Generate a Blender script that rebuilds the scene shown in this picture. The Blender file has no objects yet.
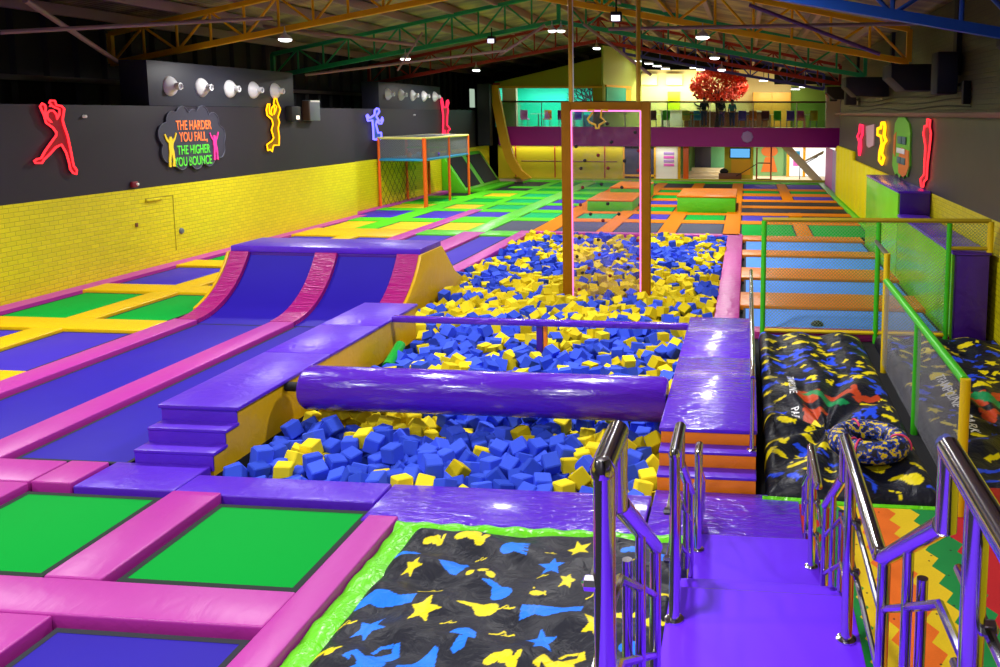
import bpy, bmesh, math, random
import numpy as np
from mathutils import Vector, Matrix, Euler
random.seed(7); RNG = np.random.default_rng(11)
scn = bpy.context.scene
COL = scn.collection
PI = math.pi
ORG = {}
ORD = ['first', 'second', 'third', 'fourth', 'fifth', 'sixth', 'seventh', 'eighth', 'ninth', 'tenth', 'eleventh', 'twelfth', 'thirteenth', 'fourteenth']

# ------------------------------------------------------------------ materials
def lin(c):
    return tuple((v / 12.92 if v <= .04045 else ((v + .055) / 1.055) ** 2.4) for v in [x / 255 for x in c]) + (1.0,)

class NT:
    def __init__(s, name):
        s.m = bpy.data.materials.new(name); s.m.use_nodes = True
        s.t = s.m.node_tree; s.n = s.t.nodes; s.n.clear()
        s.out = s.n.new('ShaderNodeOutputMaterial')
    def new(s, typ, **kw):
        n = s.n.new(typ)
        for k, v in kw.items(): setattr(n, k, v)
        return n
    def link(s, a, b): s.t.links.new(a, b)
    def math(s, op, a, b=None, c=None):
        n = s.n.new('ShaderNodeMath'); n.operation = op
        for i, v in enumerate((a, b, c)):
            if v is None: continue
            if isinstance(v, (int, float)): n.inputs[i].default_value = v
            else: s.link(v, n.inputs[i])
        return n.outputs[0]

def mat(name, rgb, rough=.5, metal=0., spec=.5, bump=0., bscale=8., bstretch=(1, 1, 1), var=0., vscale=3., emit=None, estr=0., coat=0., trans=0.):
    k = NT(name); b = k.new('ShaderNodeBsdfPrincipled'); k.link(b.outputs[0], k.out.inputs[0])
    b.inputs['Base Color'].default_value = lin(rgb)
    b.inputs['Roughness'].default_value = rough; b.inputs['Metallic'].default_value = metal
    b.inputs['Specular IOR Level'].default_value = spec
    if coat: b.inputs['Coat Weight'].default_value = coat; b.inputs['Coat Roughness'].default_value = .12
    if trans: b.inputs['Transmission Weight'].default_value = trans
    if emit:
        b.inputs['Emission Color'].default_value = lin(emit); b.inputs['Emission Strength'].default_value = estr
    geo = None
    if bump or var:
        geo = k.new('ShaderNodeNewGeometry')
        mp = k.new('ShaderNodeMapping'); mp.inputs['Scale'].default_value = bstretch
        k.link(geo.outputs['Position'], mp.inputs['Vector'])
    if bump:
        nz = k.new('ShaderNodeTexNoise'); nz.inputs['Scale'].default_value = bscale; nz.inputs['Detail'].default_value = 3
        nz.inputs['Distortion'].default_value = .6
        k.link(mp.outputs[0], nz.inputs['Vector'])
        bp = k.new('ShaderNodeBump'); bp.inputs['Strength'].default_value = bump; bp.inputs['Distance'].default_value = .04
        k.link(nz.outputs[0], bp.inputs['Height']); k.link(bp.outputs[0], b.inputs['Normal'])
    if var:
        n2 = k.new('ShaderNodeTexNoise'); n2.inputs['Scale'].default_value = vscale; n2.inputs['Detail'].default_value = 2
        k.link(geo.outputs['Position'], n2.inputs['Vector'])
        mx = k.new('ShaderNodeMix', data_type='RGBA')
        c = lin(rgb)
        mx.inputs[6].default_value = tuple(v * (1 - var) for v in c[:3]) + (1,)
        mx.inputs[7].default_value = tuple(min(1, v * (1 + var)) for v in c[:3]) + (1,)
        k.link(n2.outputs[0], mx.inputs[0]); k.link(mx.outputs[2], b.inputs['Base Color'])
    return k.m

def emis(name, rgb, s):
    k = NT(name); e = k.new('ShaderNodeEmission'); e.inputs[0].default_value = lin(rgb); e.inputs[1].default_value = s
    k.link(e.outputs[0], k.out.inputs[0]); return k.m

def brick(name, rgb, rgb2, w, h, axis='x', rough=.5):
    k = NT(name); b = k.new('ShaderNodeBsdfPrincipled'); k.link(b.outputs[0], k.out.inputs[0]); b.inputs['Roughness'].default_value = rough
    g = k.new('ShaderNodeNewGeometry'); sp = k.new('ShaderNodeSeparateXYZ'); cb = k.new('ShaderNodeCombineXYZ')
    k.link(g.outputs['Position'], sp.inputs[0])
    k.link(sp.outputs[1 if axis == 'x' else 0], cb.inputs[0]); k.link(sp.outputs[2], cb.inputs[1])
    t = k.new('ShaderNodeTexBrick'); t.inputs['Scale'].default_value = 1; t.inputs['Brick Width'].default_value = w; t.inputs['Row Height'].default_value = h
    t.inputs['Mortar Size'].default_value = h * .09; t.inputs['Mortar Smooth'].default_value = .6
    t.inputs['Color1'].default_value = lin(rgb); t.inputs['Color2'].default_value = lin(tuple(v * .95 for v in rgb)); t.inputs['Mortar'].default_value = lin(rgb2)
    k.link(cb.outputs[0], t.inputs['Vector']); k.link(t.outputs['Color'], b.inputs['Base Color'])
    bp = k.new('ShaderNodeBump'); bp.inputs['Strength'].default_value = .5; bp.inputs['Distance'].default_value = .02; bp.invert = True
    k.link(t.outputs['Fac'], bp.inputs['Height']); k.link(bp.outputs[0], b.inputs['Normal'])
    return k.m

def net(name, rgb, f, w, ax, alpha_bg=0., rough=.5):
    """diagonal netting: thin strands, open between"""
    k = NT(name); g = k.new('ShaderNodeNewGeometry'); sp = k.new('ShaderNodeSeparateXYZ'); k.link(g.outputs['Position'], sp.inputs[0])
    a, z = sp.outputs[ax], sp.outputs[2]
    u = k.math('FRACT', k.math('MULTIPLY', k.math('ADD', a, z), f)); v = k.math('FRACT', k.math('MULTIPLY', k.math('SUBTRACT', a, z), f))
    m = k.math('MAXIMUM', k.math('LESS_THAN', u, w), k.math('LESS_THAN', v, w))
    b = k.new('ShaderNodeBsdfPrincipled'); b.inputs['Base Color'].default_value = lin(rgb); b.inputs['Roughness'].default_value = rough
    tr = k.new('ShaderNodeBsdfTransparent'); mx = k.new('ShaderNodeMixShader')
    k.link(m, mx.inputs[0]); k.link(tr.outputs[0], mx.inputs[1]); k.link(b.outputs[0], mx.inputs[2]); k.link(mx.outputs[0], k.out.inputs[0])
    return k.m

def glass(name, rgb, refl=.06, tint=.9, rough=.05):
    k = NT(name); tr = k.new('ShaderNodeBsdfTransparent'); tr.inputs[0].default_value = lin(rgb)
    gl = k.new('ShaderNodeBsdfGlossy'); gl.inputs['Roughness'].default_value = rough
    mx = k.new('ShaderNodeMixShader'); mx.inputs[0].default_value = refl
    k.link(tr.outputs[0], mx.inputs[1]); k.link(gl.outputs[0], mx.inputs[2]); k.link(mx.outputs[0], k.out.inputs[0]); return k.m

W = dict(bump=.35, bscale=5.)
M = {
 'purple': mat('purple vinyl', (90, 38, 206), .36, var=.1, **W),
 'purple_gloss': mat('glossy purple vinyl', (92, 38, 205), .16, bump=.8, bscale=5, bstretch=(1, 3, 1), coat=.5),
 'purple_step': mat('purple step vinyl', (100, 36, 240), .6, spec=.2, bump=.12, bscale=2),
 'purple_roll': mat('purple roller vinyl', (88, 30, 196), .24, bump=.35, bscale=4, bstretch=(1, 3, 3), coat=.4),
 'purple_dark': mat('dark purple vinyl', (66, 22, 140), .35, **W),
 'pink': mat('pink vinyl', (184, 48, 162), .4, var=.04, bump=.14, bscale=7, bstretch=(1, .5, 1)),
 'pink_far': mat('pink pit vinyl', (186, 50, 152), .35, spec=.3, bump=.5, bscale=6),
 'magenta': mat('magenta vinyl', (172, 24, 122), .28, bump=.9, bscale=5, bstretch=(.6, 4, 4)),
 'yellow': mat('yellow vinyl', (232, 188, 4), .35, **W),
 'yellow_side': mat('yellow side vinyl', (226, 178, 6), .4, **W),
 'orange': mat('orange vinyl', (216, 118, 0), .34, spec=.25, bump=.5, bscale=6),
 'lemon': mat('lemon wall pad vinyl', (236, 224, 0), .5, spec=.2),
 'orange_far': mat('orange vinyl of far pads', (214, 122, 0), .65, spec=.08), 'green_far': mat('lime vinyl of far pads', (84, 200, 30), .65, spec=.08),
 'orange_riser': mat('orange riser vinyl', (244, 130, 0), .4, **W),
 'green': mat('lime green vinyl', (84, 200, 36), .35, **W),
 'green_block': mat('green block vinyl', (84, 190, 24), .4, **W),
 'lime_wall': mat('lime padded wall', (124, 224, 44), .25, var=.15, vscale=1.2, bump=.3, bscale=2),
 'skirt': mat('lime airbag skirt', (104, 214, 20), .3, bump=1., bscale=6),
 'bed_green': mat('green trampoline fabric', (0, 160, 54), .8, spec=.1),
 'bed_teal': mat('teal green trampoline fabric', (10, 170, 96), .7, spec=.1),
 'bed_purple': mat('purple trampoline fabric', (62, 44, 176), .6, spec=.12),
 'bed_indigo': mat('indigo trampoline fabric', (38, 20, 164), .6, spec=.2, var=.08, vscale=1.5),
 'bed_blue': mat('blue trampoline fabric', (84, 148, 244), .7, spec=.12),
 'bed_yellow': mat('yellow trampoline fabric', (208, 186, 14), .7, spec=.2),
 'bed_grey': mat('grey trampoline fabric', (66, 70, 92), .7, spec=.25),
 'bed_black': mat('black trampoline fabric', (36, 36, 42), .7, spec=.2),
 'web': mat('dark webbing', (24, 28, 44), .8),
 'webg': mat('dark green webbing', (8, 30, 28), .8),
 'floor': mat('black underfloor', (14, 14, 20), .9),
 'black': mat('black paint', (12, 12, 15), .7),
 'black_wall': mat('black wall board', (31, 25, 40), .55, var=.25, vscale=.6),
 'box_black': mat('black light box board', (42, 44, 58), .5, var=.15, vscale=1),
 'right_black': mat('dark timber cladding', (58, 54, 52), .4, var=.25, vscale=2),
 'void': mat('dark cladding', (16, 16, 24), .6, var=.3, vscale=1),
 'foam_b': mat('blue foam', (72, 110, 220), .9, spec=.1, var=.12, vscale=6),
 'foam_y': mat('yellow foam', (240, 214, 24), .9, spec=.1, var=.08, vscale=6),
 'chrome': mat('polished steel', (214, 212, 216), .13, 1.),
 'steel': mat('dull steel', (150, 152, 158), .35, .9),
 'wood': mat('orange brown painted timber', (150, 96, 0), .6, spec=.15, var=.15, vscale=4),
 'pole_y': mat('yellow painted pole', (206, 160, 30), .45),
 'led': emis('pink led strip', (255, 120, 190), 2.2),
 'acrylic': None,
 'hold_r': mat('red climbing hold', (120, 14, 30), .5), 'hold_k': mat('black climbing hold', (20, 18, 22), .5),
 'post_g': mat('green fence paint', (60, 190, 30), .35), 'post_y': mat('yellow fence paint', (232, 196, 10), .4), 'rail_y': mat('yellow ochre rail', (176, 150, 20), .45),
 'post_o': mat('orange frame paint', (236, 96, 20), .4), 'post_r': mat('dark red post paint', (168, 56, 20), .5),
 'net_rail': net('grey green safety net', (120, 150, 110), 17., .13, 0), 'net_side': net('grey safety net', (150, 150, 160), 24., .12, 1), 'net_black': net('black climbing net', (40, 40, 20), 2.2, .05, 1),
 'net_grey': net('grey enclosure net', (120, 124, 132), 14., .3, 1),
 'truss_y': mat('ochre truss paint', (240, 184, 0), .5), 'truss_g': mat('green truss paint', (20, 150, 92), .5), 'truss_r': mat('red truss paint', (150, 34, 22), .5),
 'truss_b': mat('blue truss paint', (30, 92, 200), .45), 'truss_v': mat('violet blue truss paint', (70, 70, 190), .5),
 'purlin': mat('brown purlin', (158, 132, 128), .6), 'brace': mat('pinkish grey pipe', (150, 122, 120), .5), 'brace_p': mat('purple pipe', (92, 48, 116), .5),
 'mez_p': mat('plum fascia', (168, 0, 150), .35, var=.06), 'olive': mat('olive gable board', (150, 143, 0), .6), 'turq': mat('turquoise wall', (20, 200, 176), .6), 'cream': mat('cream wall', (232, 220, 150), .6),
 'creamw': mat('pale cream wall', (226, 206, 180), .6), 'limewall': mat('lime wall', (112, 146, 40), .6), 'cup': mat('honey timber', (226, 170, 60), .45), 'slide': mat('amber slide plank', (222, 160, 12), .4),
 'und_y': mat('mustard wall', (196, 182, 10), .5), 'white': mat('white paint', (236, 236, 232), .5), 'beige': mat('beige step', (226, 210, 176), .6), 'brown': mat('brown timber', (110, 60, 30), .5),
 'door_g': mat('mint door', (120, 206, 160), .5), 'dark_gl': mat('dark display', (70, 70, 96), .2), 'screen': emis('lit tv screen', (110, 190, 250), 1.0), 'day': emis('daylight beyond glass', (255, 252, 246), 1.5),
 'frame_y': mat('amber door frame', (236, 176, 20), .4), 'orange_fig': mat('orange wall paint', (222, 120, 50), .4), 'sage': mat('sage wall', (130, 182, 120), .6), 'pinkp': mat('pink painted panel', (240, 110, 214), .45), 'lilac': mat('lilac panel', (186, 150, 226), .4),
 'leaf': mat('red leaf', (235, 62, 14), .5, var=.5, vscale=3), 'trunk': mat('dark trunk', (46, 22, 14), .8), 'lampw': emis('lit lamp disc', (255, 255, 255), 9.), 'lamp_b': mat('lamp housing', (200, 200, 204), .4),
 'horn': mat('white lamp shade', (226, 226, 230), .35), 'horn_in': mat('grey lamp socket', (120, 122, 128), .5), 'rim_y': mat('pale yellow rim', (222, 214, 110), .5), 'blue_p': mat('blue padded deck', (40, 140, 190), .4),
 'red_kerb': mat('red kerb pad', (176, 14, 20), .4, **W), 'glass_b': glass('balustrade glass', (216, 236, 226), .05), 'rail_dk': mat('dark handrail', (70, 36, 30), .4),
 'cloud': mat('charcoal sign board', (52, 52, 68), .5), 'txt_o': mat('orange lettering', (255, 128, 66), .5, emit=(255, 120, 60), estr=.12), 'txt_g': mat('green lettering', (96, 226, 66), .5), 'txt_w': mat('white lettering', (236, 236, 240), .5),
 'fig_y': mat('yellow figure paint', (240, 206, 40), .5), 'fig_p': mat('pink figure paint', (240, 50, 150), .5), 'skin': mat('skin', (150, 100, 76), .6), 'hair': mat('black hair', (16, 14, 14), .6), 'sh_k': mat('black shirt', (24, 24, 28), .8), 'sh_b': mat('teal shirt', (60, 140, 140), .8), 'jeans': mat('blue jeans', (50, 60, 110), .8),
 'ac': mat('grey metal box', (104, 112, 124), .4), 'rust': mat('rust brown side', (64, 40, 18), .6), 'green_tube': mat('green roller vinyl', (30, 170, 60), .25),
 'ledge': mat('reddish ledge', (110, 56, 52), .5), 'purple_wall': mat('violet column', (86, 40, 150), .5), 'sign_p': mat('pale pink sign', (214, 170, 190), .5), 'brd_g': mat('green sign paint', (110, 196, 50), .5), 'brd_o': mat('orange sign paint', (226, 120, 40), .5), 'brd_b': mat('slate sign block', (70, 110, 120), .5),
}
M['wall_y'] = brick('yellow painted brick', (226, 212, 6), (188, 176, 4), .24, .095)
M['wall_o'] = brick('olive brick', (66, 60, 30), (36, 33, 18), .24, .095)
M['ceil'] = None
def acrylic_mat():
    k = NT('clear acrylic with painted haze'); tr = k.new('ShaderNodeBsdfTransparent'); tr.inputs[0].default_value = lin((246, 242, 248))
    d = k.new('ShaderNodeBsdfDiffuse'); d.inputs[0].default_value = lin((214, 196, 226)); t2 = k.new('ShaderNodeBsdfTranslucent'); t2.inputs[0].default_value = lin((214, 196, 226))
    a = k.new('ShaderNodeMixShader'); k.link(d.outputs[0], a.inputs[1]); k.link(t2.outputs[0], a.inputs[2])
    g = k.new('ShaderNodeNewGeometry'); n = k.new('ShaderNodeTexNoise'); n.inputs['Scale'].default_value = 7; n.inputs['Detail'].default_value = 4; k.link(g.outputs['Position'], n.inputs[0])
    m = k.new('ShaderNodeMixShader'); k.link(k.math('MULTIPLY', k.math('POWER', n.outputs[0], 2.0), .1), m.inputs[0]); k.link(tr.outputs[0], m.inputs[1]); k.link(a.outputs[0], m.inputs[2])  # lavender haze and reflection painted into the sheet's colour, patchy by noise
    gl = k.new('ShaderNodeBsdfGlossy'); gl.inputs['Roughness'].default_value = .06; m2 = k.new('ShaderNodeMixShader'); m2.inputs[0].default_value = .05
    k.link(m.outputs[0], m2.inputs[1]); k.link(gl.outputs[0], m2.inputs[2]); k.link(m2.outputs[0], k.out.inputs[0]); return k.m
M['acrylic'] = acrylic_mat()
def ceiling_mat():
    k = NT('corrugated roof sheet'); b = k.new('ShaderNodeBsdfPrincipled'); k.link(b.outputs[0], k.out.inputs[0]); b.inputs['Roughness'].default_value = .6
    g = k.new('ShaderNodeNewGeometry'); mp = k.new('ShaderNodeMapping'); mp.inputs['Scale'].default_value = (.55, .9, 0); k.link(g.outputs['Position'], mp.inputs[0])
    n = k.new('ShaderNodeTexNoise'); n.inputs['Scale'].default_value = 1.3; n.inputs['Detail'].default_value = 1; k.link(mp.outputs[0], n.inputs['Vector'])
    r = k.new('ShaderNodeValToRGB'); r.color_ramp.elements[0].position = .42; r.color_ramp.elements[0].color = lin((128, 112, 104)); r.color_ramp.elements[1].position = .62; r.color_ramp.elements[1].color = lin((176, 160, 112))
    k.link(n.outputs[0], r.inputs[0]); k.link(r.outputs[0], b.inputs['Base Color'])
    w = k.new('ShaderNodeTexWave', bands_direction='Y'); w.inputs['Scale'].default_value = 1.6; k.link(g.outputs['Position'], w.inputs['Vector'])
    bp = k.new('ShaderNodeBump'); bp.inputs['Distance'].default_value = .05; bp.inputs['Strength'].default_value = .8; k.link(w.outputs[0], bp.inputs['Height']); k.link(bp.outputs[0], b.inputs['Normal'])
    return k.m
M['ceil'] = ceiling_mat()
def carpet_mat():
    k = NT('zigzag striped carpet'); b = k.new('ShaderNodeBsdfPrincipled'); k.link(b.outputs[0], k.out.inputs[0]); b.inputs['Roughness'].default_value = .95
    g = k.new('ShaderNodeNewGeometry'); sp = k.new('ShaderNodeSeparateXYZ'); k.link(g.outputs['Position'], sp.inputs[0])
    zz = k.math('PINGPONG', sp.outputs[1], .135)
    v = k.math('DIVIDE', k.math('ADD', sp.outputs[0], k.math('MULTIPLY', zz, -.62)), 4.4)
    r = k.new('ShaderNodeValToRGB'); cr = r.color_ramp; cr.interpolation = 'CONSTANT'
    R_, G_, Y_, O_ = (190, 20, 28), (0, 140, 60), (236, 200, 4), (240, 112, 10)
    st = [(.0, R_), (.66, G_), (.9, Y_), (1.1, O_), (1.39, Y_), (1.6, G_), (1.88, R_), (2.5, Y_), (2.9, O_), (3.3, G_), (3.8, R_)]
    while len(cr.elements) < len(st): cr.elements.new(.5)
    for e, (p, c) in zip(cr.elements, st): e.position = p / 4.4; e.color = lin(c)
    k.link(v, r.inputs[0])
    n = k.new('ShaderNodeTexNoise'); n.inputs['Scale'].default_value = 90; k.link(g.outputs['Position'], n.inputs['Vector'])
    vo = k.new('ShaderNodeTexVoronoi'); vo.inputs['Scale'].default_value = 9; k.link(g.outputs['Position'], vo.inputs['Vector'])
    dot = k.math('LESS_THAN', vo.outputs['Distance'], .09)
    mx = k.new('ShaderNodeMix', data_type='RGBA', blend_type='MULTIPLY'); mx.inputs[0].default_value = .25
    k.link(r.outputs[0], mx.inputs[6]); k.link(n.outputs[0], mx.inputs[7])
    m2 = k.new('ShaderNodeMix', data_type='RGBA'); m2.inputs[7].default_value = lin((30, 24, 20)); k.link(dot, m2.inputs[0]); k.link(mx.outputs[2], m2.inputs[6])
    k.link(m2.outputs[2], b.inputs['Base Color']); return k.m
M['carpet'] = carpet_mat()
def bag_mat():
    k = NT('printed black airbag'); b = k.new('ShaderNodeBsdfPrincipled'); k.link(b.outputs[0], k.out.inputs[0])
    a = k.new('ShaderNodeVertexColor', layer_name='print'); k.link(a.outputs[0], b.inputs['Base Color']); b.inputs['Roughness'].default_value = .45; b.inputs['Specular IOR Level'].default_value = .28
    g = k.new('ShaderNodeNewGeometry'); n = k.new('ShaderNodeTexNoise'); n.inputs['Scale'].default_value = 5; n.inputs['Detail'].default_value = 4; n.inputs['Distortion'].default_value = 1.2
    k.link(g.outputs['Position'], n.inputs['Vector']); bp = k.new('ShaderNodeBump'); bp.inputs['Strength'].default_value = .55; bp.inputs['Distance'].default_value = .05
    k.link(n.outputs[0], bp.inputs['Height']); k.link(bp.outputs[0], b.inputs['Normal']); return k.m
M['bag'] = bag_mat()

def foam_mat(name, rgb):
    k = NT(name); b = k.new('ShaderNodeBsdfPrincipled'); k.link(b.outputs[0], k.out.inputs[0]); b.inputs['Roughness'].default_value = .9; b.inputs['Specular IOR Level'].default_value = .1
    g = k.new('ShaderNodeNewGeometry'); o = k.new('ShaderNodeObjectInfo')
    r_ = k.math('FRACT', k.math('ADD', g.outputs['Random Per Island'], o.outputs['Random']))
    mx = k.new('ShaderNodeMix', data_type='RGBA'); c = lin(rgb); mx.inputs[6].default_value = tuple(v * .68 for v in c[:3]) + (1,); mx.inputs[7].default_value = tuple(min(1, v * 1.2 + .02) for v in c[:3]) + (1,)
    k.link(r_, mx.inputs[0]); k.link(mx.outputs[2], b.inputs['Base Color']); return k.m
M['foam_b'] = foam_mat('blue foam block', (56, 88, 226)); M['foam_y'] = foam_mat('yellow foam block', (238, 212, 24))

# ------------------------------------------------------------------ geometry helpers
class MB:
    def __init__(s): s.bm = bmesh.new()
    def box(s, x0, x1, y0, y1, z0, z1, bev=0., seg=2):
        t = bmesh.new(); bmesh.ops.create_cube(t, size=1)
        for v in t.verts: v.co = Vector(((x0 + x1) / 2 + v.co.x * (x1 - x0), (y0 + y1) / 2 + v.co.y * (y1 - y0), (z0 + z1) / 2 + v.co.z * (z1 - z0)))
        if bev: bmesh.ops.bevel(t, geom=t.edges[:], offset=bev, segments=seg, affect='EDGES', profile=.5)
        s.add(t); return s
    def add(s, t, mtx=None):
        if mtx is not None: bmesh.ops.transform(t, matrix=mtx, verts=t.verts)
        me = bpy.data.meshes.new('t'); t.to_mesh(me); t.free(); s.bm.from_mesh(me); bpy.data.meshes.remove(me)
    def prism(s, pts, axis, d0, d1, bev=0.):
        """polygon in the two other axes, extruded along axis"""
        t = bmesh.new(); f = lambda p, d: {'x': (d, p[0], p[1]), 'y': (p[0], d, p[1]), 'z': (p[0], p[1], d)}[axis]
        a = [t.verts.new(f(p, d0)) for p in pts]; b = [t.verts.new(f(p, d1)) for p in pts]
        t.faces.new(a); t.faces.new(b[::-1]); n = len(pts)
        for i in range(n): t.faces.new((a[i], b[i], b[(i + 1) % n], a[(i + 1) % n]))
        bmesh.ops.recalc_face_normals(t, faces=t.faces)
        if bev: bmesh.ops.bevel(t, geom=t.edges[:], offset=bev, segments=2, affect='EDGES', profile=.5)
        s.add(t); return s
    def tube(s, pts, r, n=8, closed=False):
        pts = [Vector(p) for p in pts]; t = bmesh.new(); rings = []; up = None; m = len(pts)
        for i, p in enumerate(pts):
            if closed: d = pts[(i + 1) % m] - pts[i - 1]
            else: d = pts[min(i + 1, m - 1)] - pts[max(i - 1, 0)]
            d = d.normalized() if d.length > 1e-9 else Vector((0, 0, 1))
            if up is None: up = d.orthogonal().normalized()
            up = (up - d * up.dot(d)); up = up.normalized() if up.length > 1e-6 else d.orthogonal().normalized()
            sd = d.cross(up); rr = r[i] if isinstance(r, (list, tuple)) else r
            rings.append([t.verts.new(p + (up * math.cos(2 * PI * k / n) + sd * math.sin(2 * PI * k / n)) * rr) for k in range(n)])
        for i in range(m if closed else m - 1):
            A, B = rings[i], rings[(i + 1) % m]
            for k in range(n): t.faces.new((A[k], A[(k + 1) % n], B[(k + 1) % n], B[k]))
        if not closed: t.faces.new(rings[0][::-1]); t.faces.new(rings[-1])
        bmesh.ops.recalc_face_normals(t, faces=t.faces); s.add(t); return s
    def lathe(s, prof, c, axis='z', n=20):
        t = bmesh.new(); rings = []
        for r, h in prof:
            ring = []
            for k in range(n):
                a, b = r * math.cos(2 * PI * k / n), r * math.sin(2 * PI * k / n)
                ring.append(t.verts.new(Vector(c) + Vector({'z': (a, b, h), 'x': (h, a, b), 'y': (a, h, b)}[axis])))
            rings.append(ring)
        for A, B in zip(rings, rings[1:]):
            for k in range(n): t.faces.new((A[k], A[(k + 1) % n], B[(k + 1) % n], B[k]))
        t.faces.new(rings[0]); t.faces.new(rings[-1]); bmesh.ops.recalc_face_normals(t, faces=t.faces); s.add(t); return s
    def grid(s, nx, ny, fn):
        t = bmesh.new(); V = [[t.verts.new(fn(i / nx, j / ny)) for i in range(nx + 1)] for j in range(ny + 1)]
        for j in range(ny):
            for i in range(nx): t.faces.new((V[j][i], V[j][i + 1], V[j + 1][i + 1], V[j + 1][i]))
        s.add(t); return s
    def build(s, name, m, parent=None, loc=None, smooth=True):
        me = bpy.data.meshes.new(name); s.bm.to_mesh(me); s.bm.free()
        return link(name, me, m, parent, loc, smooth)

def link(name, me, m, parent=None, loc=None, smooth=True):
    for x in (m if isinstance(m, list) else [m]): me.materials.append(x)
    if loc is None:
        if parent is not None: loc = ORG[parent.name]
        else:
            n = len(me.vertices); a = np.empty(n * 3, 'f'); me.vertices.foreach_get('co', a); a = a.reshape(-1, 3)
            loc = Vector(((a[:, 0].min() + a[:, 0].max()) / 2, (a[:, 1].min() + a[:, 1].max()) / 2, a[:, 2].min()))
    loc = Vector(loc); me.transform(Matrix.Translation(-loc))
    if smooth and len(me.polygons): me.shade_smooth(); me.set_sharp_from_angle(angle=math.radians(38))
    o = bpy.data.objects.new(name, me); COL.objects.link(o)
    if parent is not None: o.parent = parent; o.location = loc - ORG[parent.name]
    else: o.location = loc
    ORG[o.name] = loc
    return o

def tag(o, label, cat, group=None, kind=None):
    o['label'] = label; o['category'] = cat
    if group: o['group'] = group
    if kind: o['kind'] = kind
    return o
def thing(name, label, cat, loc, group=None):
    o = bpy.data.objects.new(name, None); COL.objects.link(o); o.location = loc; o.empty_display_size = .1; ORG[o.name] = Vector(loc); return tag(o, label, cat, group)
def struct(o): o['kind'] = 'structure'; return o
def box(name, m, x0, x1, y0, y1, z0, z1, bev=0., parent=None): return MB().box(x0, x1, y0, y1, z0, z1, bev).build(name, m, parent)
def text(name, s, size, m, parent, mtx, ext=.008, fn=None, sx=1., sp=1.):
    cu = bpy.data.curves.new('txt', 'FONT'); cu.body = s; cu.size = size; cu.align_x = 'CENTER'; cu.extrude = ext; cu.space_character = sp; cu.offset = size * .012
    o = bpy.data.objects.new('txt', cu); COL.objects.link(o); dg = bpy.context.evaluated_depsgraph_get(); me = bpy.data.meshes.new_from_object(o.evaluated_get(dg))
    bpy.data.objects.remove(o); bpy.data.curves.remove(cu)
    me.transform(mtx @ Matrix.Diagonal((sx, 1, 1, 1)))
    if fn:
        for v in me.vertices: v.co.z = fn(v.co.x, v.co.y) + .03 + (v.co.z if v.co.z > 0 else 0)
    me.materials.clear()
    return link(name, me, m, parent, None, False)
def basis(o, x, y):
    x, y = Vector(x), Vector(y); z = x.cross(y)
    return Matrix(((x.x, y.x, z.x, o[0]), (x.y, y.y, z.y, o[1]), (x.z, y.z, z.z, o[2]), (0, 0, 0, 1)))

XL, XR = -14.5, 4.25
FZ = -.12
# ------------------------------------------------------------------ camera
CX, CY, FPX = 666.2, 214.5, 850.
yaw, pit, rol = .0945, .1182, .003
r = Vector((math.cos(yaw), math.sin(yaw), 0)); f = Vector((-math.sin(yaw), math.cos(yaw), 0)); u = Vector((0, 0, 1))
f2 = f * math.cos(pit) - u * math.sin(pit); u2 = u * math.cos(pit) + f * math.sin(pit)
r3 = r * math.cos(rol) + u2 * math.sin(rol); u3 = u2 * math.cos(rol) - r * math.sin(rol)
cam = bpy.data.cameras.new('camera'); co = bpy.data.objects.new('camera', cam); COL.objects.link(co)
co.matrix_world = Matrix(((r3.x, u3.x, -f2.x, 0), (r3.y, u3.y, -f2.y, 0), (r3.z, u3.z, -f2.z, 3.8), (0, 0, 0, 1)))
cam.sensor_width = 36; cam.lens = FPX * 36 / 1000; cam.shift_x = (500 - CX) / 1000; cam.shift_y = (CY - 333.5) / 1000; cam.clip_end = 200
scn.camera = co

# ------------------------------------------------------------------ room shell
PIT = [(-5.69, 8.08), (-.87, 8.08), (-.87, 13.57), (-.58, 13.57), (-.58, 26.35), (-6.85, 26.35), (-6.85, 18.4), (-6.42, 18.4), (-6.42, 15.3), (-5.69, 14.05)]
def floor_mesh():
    t = bmesh.new(); O = [(-17.6, -4), (6, -4), (6, 56), (-17.6, 56)]
    ov = [t.verts.new((x, y, FZ)) for x, y in O]; pv = [t.verts.new((x, y, FZ)) for x, y in PIT]; bv = [t.verts.new((x, y, -.9)) for x, y in PIT]
    e = [t.edges.new((L[i], L[(i + 1) % len(L)])) for L in (ov, pv) for i in range(len(L))]
    bmesh.ops.triangle_fill(t, edges=e, use_beauty=True)
    n = len(PIT)
    for i in range(n): t.faces.new((pv[i], pv[(i + 1) % n], bv[(i + 1) % n], bv[i]))
    t.faces.new(bv); bmesh.ops.recalc_face_normals(t, faces=t.faces)
    m = MB(); m.add(t); return m
struct(floor_mesh().build('floor', M['floor'], smooth=False))
# left wall: yellow brick dado, black boarding above, dark cladding far behind
XF = -14.95
struct(box('wall_left', M['wall_y'], XL - .15, XL, -4, 30.4, FZ, 1.97)); struct(box('wall_left_far', M['wall_y'], XF - .15, XF, 30.2, 48.4, FZ, 1.93))
struct(box('wall_left_boarding', M['black_wall'], XL - .15, XL - .02, -4, 30.4, 1.97, 3.95)); struct(box('wall_left_far_boarding', M['black_wall'], XF - .15, XF - .02, 30.2, 46.0, 1.93, 3.955))
m = MB()
prof = []
y = -4.
while y < 56: prof += [(y, 0), (y + .5, 0), (y + .58, .1), (y + .9, .1)]; y += .98
t = bmesh.new(); a = [t.verts.new((-17.6 + d, yy, FZ)) for yy, d in prof]; b = [t.verts.new((-17.6 + d, yy, 6.4)) for yy, d in prof]
for i in range(len(prof) - 1): t.faces.new((a[i], a[i + 1], b[i + 1], b[i]))
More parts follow.
